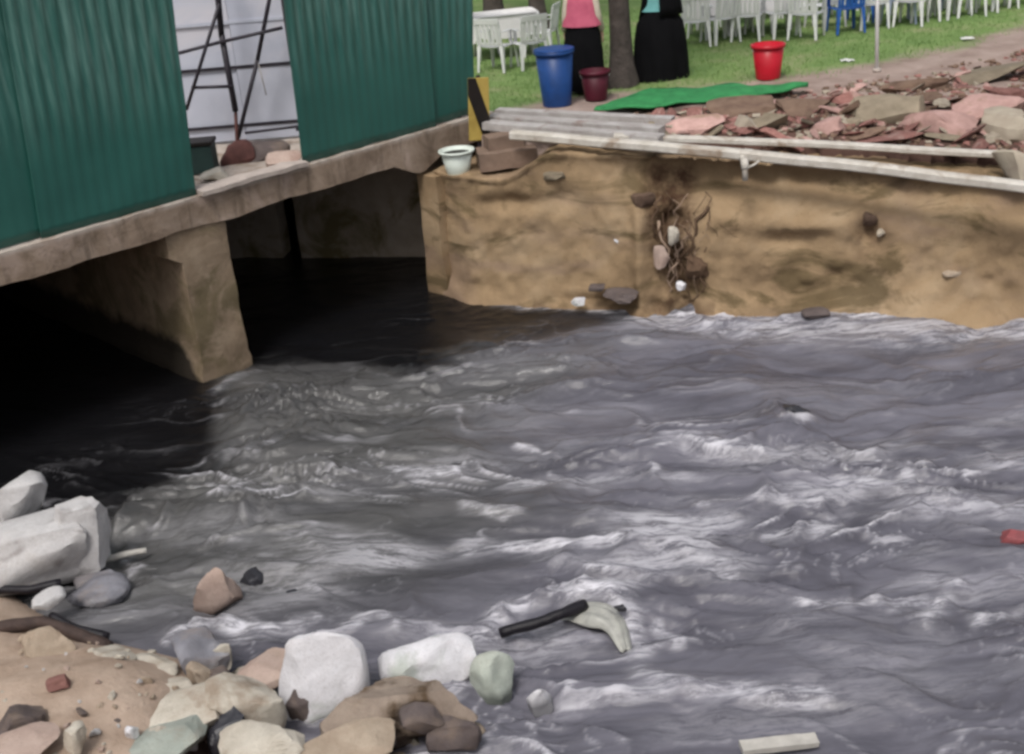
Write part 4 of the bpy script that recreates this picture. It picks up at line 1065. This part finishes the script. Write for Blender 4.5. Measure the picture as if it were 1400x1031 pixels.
# film snagged on the branch
def film():
    V, Fc = [], []
    path = [(770, 836, .05), (795, 832, .10), (820, 834, .13), (840, 843, .11), (848, 862, .07), (856, 888, .0)]
    n = 8
    for i, (x, y, z) in enumerate(path):
        c = at(x, y, z); wd = [.06, .12, .17, .12, .07, .045][i]
        a, b = path[max(i - 1, 0)], path[min(i + 1, len(path) - 1)]
        t = (at(*b) - at(*a)); nn = Vector((-t.y, t.x, 0)).normalized()
        for k in range(n + 1):
            q = k / n - 0.5
            V.append(c + nn * q * wd * 2 + Vector((0, 0, 0.07 * noise.noise(c * 4 + Vector((q * 9, 0, 0))) - 0.12 * q * q)))
    for i in range(len(path) - 1):
        for k in range(n): a = i * (n + 1) + k; Fc.append((a, a + 1, a + n + 2, a + n + 1))
    o = from_py('plastic_film', V, Fc, MAT['plasticfilm'], None, True)
    md = o.modifiers.new('sub', 'SUBSURF'); md.levels = md.render_levels = 2
    md = o.modifiers.new('thick', 'SOLIDIFY'); md.thickness = 0.004
    tag(o, 'pale plastic film snagged over the end of the black branch', 'plastic film')
film()
place_rock('debris_scrap', 848, 831, 17, 9, MAT['wetst'], 'small black scrap by the pale plastic film', 'scrap', 0.17, .6, 0, 81, 9)
o = rough_box('floating_plank', (-.25, -.05, -.02), (.25, .05, .02), 0.04, 0.008, MAT['plank'], None, 3, 4); o.location = at(1065, 1017, .08); o.rotation_euler = (0, R(2), R(4)); tag(o, 'short bleached plank floating at the bottom of the stream', 'plank')
place_rock('red_scrap', 1390, 735, 50, 24, MAT['redrag'], 'dull red scrap afloat at the right edge of the stream', 'scrap', 0.05, .6, 0, 83, 9)

# ------------------------------------------------------------------ lawn side: mat, bins, bucket, post
def mat_strip():
    front = [(812, 153), (880, 149), (950, 143), (1020, 137), (1065, 129), (1105, 122)]
    back = [(822, 148), (890, 124), (950, 121), (1010, 118), (1065, 119), (1105, 121)]
    V, Fc = [], []; n = 40; mrows = 6
    for j in range(mrows + 1):
        for i in range(n + 1):
            x = i / n * 5; k = min(int(x), 4); t = x - k
            f = Vector(at(*front[k], 1.97)).lerp(at(*front[k + 1], 1.97), t); b = Vector(at(*back[k], 1.96)).lerp(at(*back[k + 1], 1.96), t)
            p = f.lerp(b, j / mrows); ed = min(j, mrows - j) / mrows
            p.z += 0.03 + 0.06 * min(1, ed * 4) * (0.4 + 0.9 * abs(noise.noise(p * 1.6))) + 0.05 * noise.noise(p * 3)
            V.append(p)
    for j in range(mrows):
        for i in range(n): a = j * (n + 1) + i; Fc.append((a, a + 1, a + n + 2, a + n + 1))
    o = from_py('green_mat', V, Fc, MAT['greenmat'], None, True)
    md = o.modifiers.new('thick', 'SOLIDIFY'); md.thickness = 0.02
    tag(o, 'bright green matting lying in a strip before the black robed person', 'mat')
mat_strip()
def bucket(name, px, py, r, h, mat, label, cat, handle=True, ribs=1):
    p = at(px, py, 1.9); o = empty(name, p); tag(o, label, cat)
    lathe('body', [(0.001, 0.0), (r * .74, 0.0), (r * .76, 0.015), (r, h), (r * .97, h), (r * .73, 0.03), (0.001, 0.03)], mat, o, 32)
    lathe('rim', [(r * .99, h - .05), (r * 1.07, h - .045), (r * 1.08, h), (r * .98, h + .004)], mat, o, 32)
    if handle:
        tube('handle', [(r * 1.05 * math.cos(a), 0.02 - 0.10 * math.sin(a), h - .02 - 0.16 * math.sin(a)) for a in np.linspace(0, math.pi, 13)][::1], 0.006, MAT['white'], o, 6)
    return o
bucket('red_bucket', 1050, 107, 0.235, 0.50, MAT['redp'], 'bright red plastic bucket standing on the lawn', 'bucket')
bb = bucket('blue_bin', 762, 144, 0.27, 0.78, MAT['bluep'], 'tall blue plastic bin beside the person in pink', 'bin', False)
lathe('lid_edge', [(0.265, .78), (0.29, .785), (0.29, .80), (0.25, .81), (0.001, .80)], MAT['bluep'], bb, 32)
bucket('maroon_bucket', 815, 136, 0.21, 0.42, MAT['darkred'], 'dark maroon bucket on the ground between blue bin and tree', 'bucket')
pp = at(1199, 97, 1.9); o = empty('white_post', pp); tag(o, 'thin white post standing at the lawn edge by the chairs', 'post')
tube('pole', [(0, 0, -0.1), (-0.03, 0, .9), (-0.07, 0, 2.3)], 0.028, MAT['white'], o, 10); tube('cap', [(-0.07, 0, 2.3), (-0.071, 0, 2.33)], 0.034, MAT['white'], o, 10)
tube('foot', [(0, 0, -0.02), (0, 0, 0.04)], 0.06, MAT['palecon'], o, 10)

# ------------------------------------------------------------------ trees
def tree(px, py, r, h, label, crown_r, seed):
    p = at(px, py, 1.9); o = empty('tree', p); tag(o, label, 'tree')
    rd = random.Random(seed)
    pts = [Vector((0.03 * math.sin(z * 1.1 + seed), 0.03 * math.cos(z * .8), z)) for z in np.linspace(-0.15, h, 22)]
    rad = [r * (1 + 0.7 * math.exp(-max(q.z, 0) / 0.22)) * (1 - 0.45 * max(q.z, 0) / h) * (1 + .06 * noise.noise(q * 3)) for q in pts]
    tube('trunk', pts, rad, MAT['bark'], o, 16)
    tips = []
    for i in range(7):
        a = i * 2.4 + rd.random(); z0 = h * rd.uniform(.7, .97); L = crown_r * rd.uniform(.6, 1)
        b = [Vector((0, 0, z0)), Vector((math.cos(a) * L * .5, math.sin(a) * L * .5, z0 + L * .35)), Vector((math.cos(a) * L, math.sin(a) * L, z0 + L * .55))]
        tube('limb', b, [r * .4, r * .25, r * .1], MAT['bark'], o, 7); tips += b[1:]
    V, Fc = [], []
    for t in tips + [Vector((0, 0, h + .6))]:
        for _ in range(170):
            c = t + Vector((rd.gauss(0, .42), rd.gauss(0, .42), rd.gauss(0, .3))) * crown_r * .6
            a = Vector((rd.gauss(0, 1), rd.gauss(0, 1), rd.gauss(0, .5))).normalized(); b = a.orthogonal().normalized(); s_ = rd.uniform(.05, .1)
            k = len(V); V += [c - a * s_, c + b * s_ * .45, c + a * s_, c - b * s_ * .45]; Fc.append((k, k + 1, k + 2, k + 3))
    from_py('crown', V, Fc, MAT['leaf'], o)
tree(849, 118, 0.17, 4.6, 'brown tree trunk between the two people by the lawn', 2.0, 1)
tree(676, 42, 0.20, 5.0, 'dark tree trunk behind the white clothed table', 2.2, 2)
tree(737, 40, 0.16, 4.8, 'slimmer dark tree trunk to the right behind the clothed table', 2.0, 3)

def hedge():
    rd = random.Random(9); V, Fc = [], []
    p, q = at(930, 8, 1.9), at(1500, -20, 1.9)
    p = Vector((5.2, 27.0, 1.9)); q = Vector((15.5, 27.6, 1.9))
    for _ in range(9000):
        c = p.lerp(q, rd.random()) + Vector((0, rd.gauss(0, .35), 0)); c.z += rd.uniform(0, 1) ** .8 * (1.5 + .25 * noise.noise(c * .8))
        a = Vector((rd.gauss(0, 1), rd.gauss(0, 1), rd.gauss(0, .7))).normalized(); b = a.orthogonal().normalized(); s_ = rd.uniform(.06, .12)
        k = len(V); V += [c - a * s_, c + b * s_ * .5, c + a * s_, c - b * s_ * .5]; Fc.append((k, k + 1, k + 2, k + 3))
    o = empty('hedge', (0, 0, 0)); tag(o, 'dark green hedge behind the rows of plastic chairs', 'hedge')
    from_py('foliage', V, Fc, MAT['hedge'], o)
    tubes('stem', [([p.lerp(q, i / 24) - Vector((0, 0, .1)), p.lerp(q, i / 24) + Vector((.05, .03, 1.1))], [.03, .015]) for i in range(25)], MAT['bark'], o, 5)
hedge()

# ------------------------------------------------------------------ chairs and tables
def make_chair(mat):
    o = empty('plastic_chair', (0, 0, 0))
    def slab(name, rows):
        V, Fc = [], []; n = len(rows[0])
        for r_ in rows: V += r_
        for j in range(len(rows) - 1):
            for i in range(n - 1): a = j * n + i; Fc.append((a, a + 1, a + n + 1, a + n))
        s_ = from_py(name, V, Fc, mat, o, True); md = s_.modifiers.new('thick', 'SOLIDIFY'); md.thickness = 0.012; return s_
    slab('seat', [[(x, y, .43 - .02 * math.cos(x / .24 * 1.5) + (.0 if abs(x) < .2 else -.02) - .03 * max(0, -y - .15) / .1) for x in np.linspace(-.24, .24, 9)] for y in np.linspace(-.25, .22, 8)])
    # the back is a frame of upright slats, one moulding
    bm = bmesh.new()
    for i in range(5): add_box(bm, Vector((-.16 + .08 * i, .265, .63)), (.05, .012, .34), Matrix.Rotation(R(-9), 3, 'X'))
    add_box(bm, Vector((0, .305, .83)), (.46, .018, .09), Matrix.Rotation(R(-9), 3, 'X')); add_box(bm, Vector((0, .225, .46)), (.44, .018, .05))
    for s_ in (-1, 1): add_box(bm, Vector((s_ * .215, .265, .64)), (.04, .02, .40), Matrix.Rotation(R(-9), 3, 'X'))
    from_bm('backrest', bm, mat, o)
    for sx, sy in ((-1, -1), (1, -1), (-1, 1), (1, 1)):
        V, Fc = [], []
        for z, w, ox, oy in ((0, .022, .03, .04), (.22, .03, .015, .02), (.43, .042, 0, 0)):
            cx, cy = sx * (.215 + ox), sy * (.215 + oy)
            V += [(cx + sx * w * .6, cy - sy * w, z), (cx + sx * w * .6, cy + sy * w * .6, z), (cx - sx * w, cy + sy * w * .6, z), (cx - sx * w * .5, cy - sy * w * .4, z)]
        for j in range(2):
            for i in range(4): Fc.append((j * 4 + i, j * 4 + (i + 1) % 4, j * 4 + 4 + (i + 1) % 4, j * 4 + 4 + i))
        Fc += [(3, 2, 1, 0), (8, 9, 10, 11)]
        from_py('leg', V, Fc, mat, o)
    for s_ in (-1, 1):
        slab('armrest', [[(s_ * (.225 + w), y, z) for w in (-.03, 0, .03)] for y, z in ((-.24, .42), (-.245, .55), (-.21, .63), (-.05, .645), (.15, .64), (.27, .66))])
    return o
protos = {}
def chair(px, py, rz, label, mat='white', group='white plastic chairs on the lawn'):
    if mat not in protos: c = protos[mat] = make_chair(MAT[mat])
    else: c = copy_tree(protos[mat])
    p = at(px, py, 1.9); c.location = (p.x, p.y, 1.905); c.rotation_euler = (0, 0, R(rz)); tag(c, label, 'chair', group); return c
W_ = 'white plastic chair '
for px, py, rz, lb in [
    (725, 92, 200, W_ + 'at the clothed table, facing the blue bin'), (682, 96, 150, W_ + 'at the clothed table, nearest the green fence'),
    (742, 76, 250, W_ + 'at the right side of the clothed table beside the slim trunk'), (660, 74, 100, W_ + 'partly hidden by the green fence end'),
    (952, 62, 170, W_ + 'right next to the black robed person'), (985, 58, 200, W_ + 'left in front of the long clothed table'),
    (1022, 54, 160, W_ + 'behind the red bucket at the long clothed table'), (1068, 50, 190, W_ + 'right behind the red bucket'),
    (1102, 52, 150, W_ + 'with splayed legs right of the red bucket'), (1128, 38, 210, W_ + 'left beside the blue chair'),
    (960, 38, 20, W_ + 'in the back row behind the black robed person'), (1010, 32, -20, W_ + 'in the back row above the red bucket'),
    (1190, 38, 180, W_ + 'right beside the blue chair by the white post'), (1262, 28, 170, W_ + 'second to the right of the white post'),
    (1300, 24, 195, W_ + 'third to the right of the white post'), (1342, 16, 165, W_ + 'fourth to the right of the white post'), (1385, 8, 190, W_ + 'at the top right corner of the lawn'),
    (1045, 26, 15, W_ + 'in the back row just right of the one above the red bucket'), (1082, 22, -10, W_ + 'in the back row between the red bucket and the blue chair'), (1118, 14, 25, W_ + 'in the back row left of the blue chair'),
    (1180, 12, 10, W_ + 'in the back row behind the blue chair'), (1215, 8, -15, W_ + 'in the back row behind the pale blue chair'), (1250, 4, 12, W_ + 'in the back row right of the pale blue chair'),
    (1285, 0, -8, W_ + 'in the back row at the far right by the hedge'), (985, 20, 0, W_ + 'in the back row nearest the black robed person'), (1322, 22, 178, W_ + 'between the third and fourth to the right of the white post'),
    (1245, 34, 150, W_ + 'first to the right of the pale blue chair'),
    (968, 52, 30, W_ + 'squeezed between the two nearest the black robed person'), (1003, 46, 200, W_ + 'pushed under the long clothed table from the front'), (1040, 44, 160, W_ + 'left of the one right behind the red bucket'),
    (1085, 38, 20, W_ + 'just behind the splay legged chair'), (1125, 26, 180, W_ + 'between back row and blue chair'), (1203, 26, 170, W_ + 'just behind the white post'), (1280, 16, 180, W_ + 'behind the second and third right of the white post'),
    (1365, 12, 185, W_ + 'next to the one at the top right corner')]:
    chair(px, py, rz, lb)
chair(1156, 44, 185, 'bright blue plastic chair among the white ones', 'bluechair', 'coloured plastic chairs on the lawn')
chair(1176, 30, 160, 'second bright blue plastic chair behind the front blue one', 'bluechair', 'coloured plastic chairs on the lawn')
chair(1300, 10, 175, 'pale blue plastic chair in the back row far right of the white post', 'palebluechair', 'coloured plastic chairs on the lawn')
chair(1228, 32, 175, 'pale blue plastic chair just right of the white post', 'palebluechair', 'coloured plastic chairs on the lawn')
def table(px, py, lx, ly, rz, lb, clb, drop):
    p = at(px, py, 1.9); o = empty('table', (p.x, p.y, 1.9), R(rz)); tag(o, lb, 'table', 'tables on the lawn')
    box('tabletop', (0, 0, .72), (lx, ly, .03), MAT['white'], o, None, .008, 1)
    for sx in (-1, 1):
        for sy in (-1, 1): tube('leg', [(sx * (lx / 2 - .07), sy * (ly / 2 - .07), 0), (sx * (lx / 2 - .09), sy * (ly / 2 - .09), .705)], .022, MAT['white'], o, 8)
    n = 64; V, Fc = [], []
    for j in range(7):
        for k in range(n):
            a = 2 * math.pi * k / n; c, s_ = math.cos(a), math.sin(a); e = 0.22
            x = math.copysign(abs(c) ** e, c) * (lx / 2 + .012); y = math.copysign(abs(s_) ** e, s_) * (ly / 2 + .012)
            t = j / 6; fl_ = 1 + t * (.05 + .035 * math.sin(a * 11 + px) + .02 * math.sin(a * 23))
            if j == 0: V.append((x, y, .742))
            else: V.append((x * fl_, y * fl_, .738 - drop * t * (1 + .12 * math.sin(a * 4))))
    for j in range(6):
        for k in range(n): Fc.append((j * n + k, j * n + (k + 1) % n, (j + 1) * n + (k + 1) % n, (j + 1) * n + k))
    Fc.append(tuple(range(n)))
    c = from_py('tablecloth', V, Fc, MAT['whitecloth'], None, True); c.location = (p.x, p.y, 1.9); c.rotation_euler = (0, 0, R(rz))
    tag(c, clb, 'tablecloth', 'white tablecloths')
table(692, 76, 1.15, .8, 8, 'table under the white cloth beside the green fence', 'white cloth over the table beside the green fence', .38)
table(1010, 46, 1.7, .8, 6, 'long table under the white cloth behind the red bucket', 'white cloth over the long table behind the red bucket', .35)

# ------------------------------------------------------------------ people
def skin_body(name, verts, edges, rads, mat, parent, sub=2):
    me = bpy.data.meshes.new(name); me.from_pydata(verts, edges, []); ob = bpy.data.objects.new(name, me); COL.objects.link(ob)
    sk = ob.modifiers.new('skin', 'SKIN'); sk.use_smooth_shade = True
    for i, r_ in enumerate(rads):
        d = me.skin_vertices[0].data[i]; d.radius = (r_, r_) if not hasattr(r_, '__len__') else r_; d.use_root = (i == 0)
    sb = ob.modifiers.new('sub', 'SUBSURF'); sb.levels = sb.render_levels = sub
    dg = bpy.context.evaluated_depsgraph_get(); m2 = bpy.data.meshes.new_from_object(ob.evaluated_get(dg)); m2.name = name
    bpy.data.objects.remove(ob)
    return link_mesh(name, m2, mat, parent, True)
def person(px, py, rz, label, top, bottom, hem, hem_r, top_hem, sleeve):
    p = at(px, py, 1.9); o = empty('person', (p.x, p.y, 1.9), R(rz)); tag(o, label, 'person')
    V = [(0, 0, .92), (0, 0, 1.12), (0, 0, 1.32), (0, -.0, 1.44), (0, -.02, 1.52), (0, -.03, 1.60), (0, -.03, 1.68)]
    Rr = [(.15, .11), (.13, .10), (.15, .10), (.055, .055), (.05, .05), (.082, .095), (.06, .075)]
    E = [(0, 1), (1, 2), (2, 3), (3, 4), (4, 5), (5, 6)]
    for s_ in (-1, 1):
        b = len(V)
        V += [(s_ * .17, 0, 1.37), (s_ * .23, .02, 1.12), (s_ * .27, -.06, .88), (s_ * .275, -.08, .82)]; Rr += [.052, .042, .030, .028]; E += [(2, b), (b, b + 1), (b + 1, b + 2), (b + 2, b + 3)]
        for fx in range(4):
            f = len(V); L = [.075, .085, .08, .065][fx]; yo = -.11 + .02 * fx
            V += [(s_ * .28, yo, .79), (s_ * .282, yo - .006, .79 - L * .5), (s_ * .272, yo - .008, .79 - L)]; Rr += [.010, .009, .007]; E += [(b + 3, f), (f, f + 1), (f + 1, f + 2)]
        f = len(V); V += [(s_ * .262, -.115, .80), (s_ * .252, -.13, .765)]; Rr += [.011, .008]; E += [(b + 3, f), (f, f + 1)]
        l = len(V); V += [(s_ * .095, 0, .82), (s_ * .10, -.01, .48), (s_ * .10, .01, .09), (s_ * .105, -.10, .035), (s_ * .11, -.17, .03)]; Rr += [.082, .056, .038, (.04, .032), .026]
        E += [(0, l), (l, l + 1), (l + 1, l + 2), (l + 2, l + 3), (l + 3, l + 4)]
    body = skin_body('body', V, E, Rr, MAT['skin'], o)
    # face on the head
    bm = bmesh.new()
    for s_ in (-1, 1): bmesh.ops.create_uvsphere(bm, u_segments=8, v_segments=6, radius=.012, matrix=Matrix.Translation((s_ * .03, -.118, 1.63)))
    from_bm('eyes', bm, MAT['black'], o, True)
    tube('nose', [(0, -.115, 1.63), (0, -.135, 1.60), (0, -.12, 1.59)], [.008, .014, .01], MAT['skin'], o, 8)
    tube('mouth', [(-.024, -.112, 1.56), (0, -.120, 1.558), (.024, -.112, 1.56)], .006, MAT['darkred'], o, 6)
    for s_ in (-1, 1): tube('ear', [(s_ * .085, -.03, 1.64), (s_ * .094, -.02, 1.62), (s_ * .086, -.03, 1.59)], [.01, .014, .009], MAT['skin'], o, 6)
    bm = bmesh.new(); bmesh.ops.create_uvsphere(bm, u_segments=20, v_segments=14, radius=1)
    for v in bm.verts:
        c = v.co.copy(); v.co = Vector((c.x * .104, c.y * .12 + .005, c.z * .115 + 1.665))
        if c.y < -.35: v.co.y = max(v.co.y, -.075); 
        if c.z < -.2 and c.y > -.2: v.co.z -= .10
    from_bm('hair', bm, MAT['hair'], o, True)
    fold = lambda a, z: .07 * math.sin(a * 5 + 1 + z) * max(0, 1.0 - z) + .05 * math.sin(a * 11 + z * 4) * max(0, 1.1 - z) + .04 * math.sin(a * 2 + px)
    lathe('skirt', [(hem_r, hem), (hem_r * .97, .3), (hem_r * .93, .6), (hem_r * .85, .85), (.20, 1.08)], bottom, o, 64, (1, .8), True, fold)
    lathe('blouse', [(.29, top_hem), (.275, 1.05), (.24, 1.15), (.225, 1.28), (.21, 1.36), (.14, 1.43), (.075, 1.47), (.07, 1.48)], top, o, 40, (1, .72), True, lambda a, z: .03 * math.sin(a * 6) * max(0, 1.2 - z) * 3)
    for s_ in (-1, 1): tube('sleeve', [(s_ * .15, 0, 1.39), (s_ * .185, .005, 1.33), (s_ * .23, .02, 1.12), (s_ * .27, -.058, .90)], [.07, .075, .062, .05], sleeve, o, 12)
    for s_ in (-1, 1):
        lathe('shoe', [(.001, 0), (.05, 0), (.056, .03), (.045, .07), (.001, .085)], MAT['black'], o, 14, (.9, 2.1), True, None, (s_ * .105, -.07, 0))
    return o
person(801, 127, 165, 'person in a pink top and black trousers-like skirt beside the blue bin', MAT['pinkcloth'], MAT['blackcloth'], .06, .31, .98, MAT['creamcloth'])
prs = person(905, 108, 190, 'person in a long black robe and teal top right of the tree', MAT['tealcloth'], MAT['blackcloth'], .02, .42, 1.03, MAT['blackcloth'])

V, Fc = [], []
prof = [(.34, .96), (.325, 1.1), (.30, 1.25), (.27, 1.36), (.18, 1.45), (.10, 1.50)]; n = 26
for i, (r_, z) in enumerate(prof):
    for k in range(n):
        a = R(75) + R(200) * k / (n - 1); f_ = 1 + .05 * math.sin(a * 9 + z * 2); V.append((r_ * f_ * math.cos(a), r_ * f_ * math.sin(a) * .8, z))
for i in range(len(prof) - 1):
    for k in range(n - 1): Fc.append((i * n + k, i * n + k + 1, (i + 1) * n + k + 1, (i + 1) * n + k))
sw = from_py('shawl', V, Fc, MAT['blackcloth'], prs, True); md = sw.modifiers.new('thick', 'SOLIDIFY'); md.thickness = 0.012
for i, (x, y, lb) in enumerate([(1158, 82, 'scrap of white paper on the lawn edge left of the white post'), (1322, 52, 'scrap of white paper on the soil right of the white post')]):
    p = at(x, y, 1.94); V = [(i2 * .05 - .1, j * .05 - .08, .03 * noise.noise(Vector((i2, j, i * 3)) * .7)) for j in range(4) for i2 in range(5)]
    Fc = [(j * 5 + q, j * 5 + q + 1, j * 5 + q + 6, j * 5 + q + 5) for j in range(3) for q in range(4)]
    o = from_py('paper_scrap', V, Fc, MAT['whitecloth'], None, True, p); tag(o, lb, 'litter')

# ------------------------------------------------------------------ grass blades
rg = np.random.RandomState(4)
N = 45000
gxs = rg.uniform(-1.5, 13.5, N); gys = rg.uniform(16.5, 27, N)
yl_ = np.interp(gxs, LP[:, 0], LP[:, 1])
keep = (gys - yl_ + rg.normal(0, .25, N) > 0.1); gxs, gys = gxs[keep], gys[keep]; n = len(gxs)
ix = np.clip(np.searchsorted(gx, gxs), 0, len(gx) - 1); iy = np.clip(np.searchsorted(gy, gys), 0, len(gy) - 1); gz_ = GZ[iy, ix]
ok = gz_ > 1; gxs, gys, gz_ = gxs[ok], gys[ok], gz_[ok]; n = len(gxs)
an = rg.uniform(0, 6.28, n); hh = rg.uniform(.025, .065, n); w_ = .008
P0 = np.stack([gxs - w_ * np.cos(an), gys - w_ * np.sin(an), gz_ - .005], 1); P1 = np.stack([gxs + w_ * np.cos(an), gys + w_ * np.sin(an), gz_ - .005], 1)
P2 = np.stack([gxs + rg.normal(0, .02, n), gys + rg.normal(0, .02, n), gz_ + hh], 1)
co = np.stack([P0, P1, P2], 1).reshape(-1, 3)
me = bpy.data.meshes.new('grass'); me.from_pydata(co.tolist(), [], [(3 * i, 3 * i + 1, 3 * i + 2) for i in range(n)])
MAT['grass'] = M('grass_blades', (0.20, 0.31, 0.10), (0.13, 0.22, 0.065), 0.8, 0.7, 0.0)
g = link_mesh('grass', me, MAT['grass']); tag(g, 'short green lawn grass', 'grass', kind='stuff')
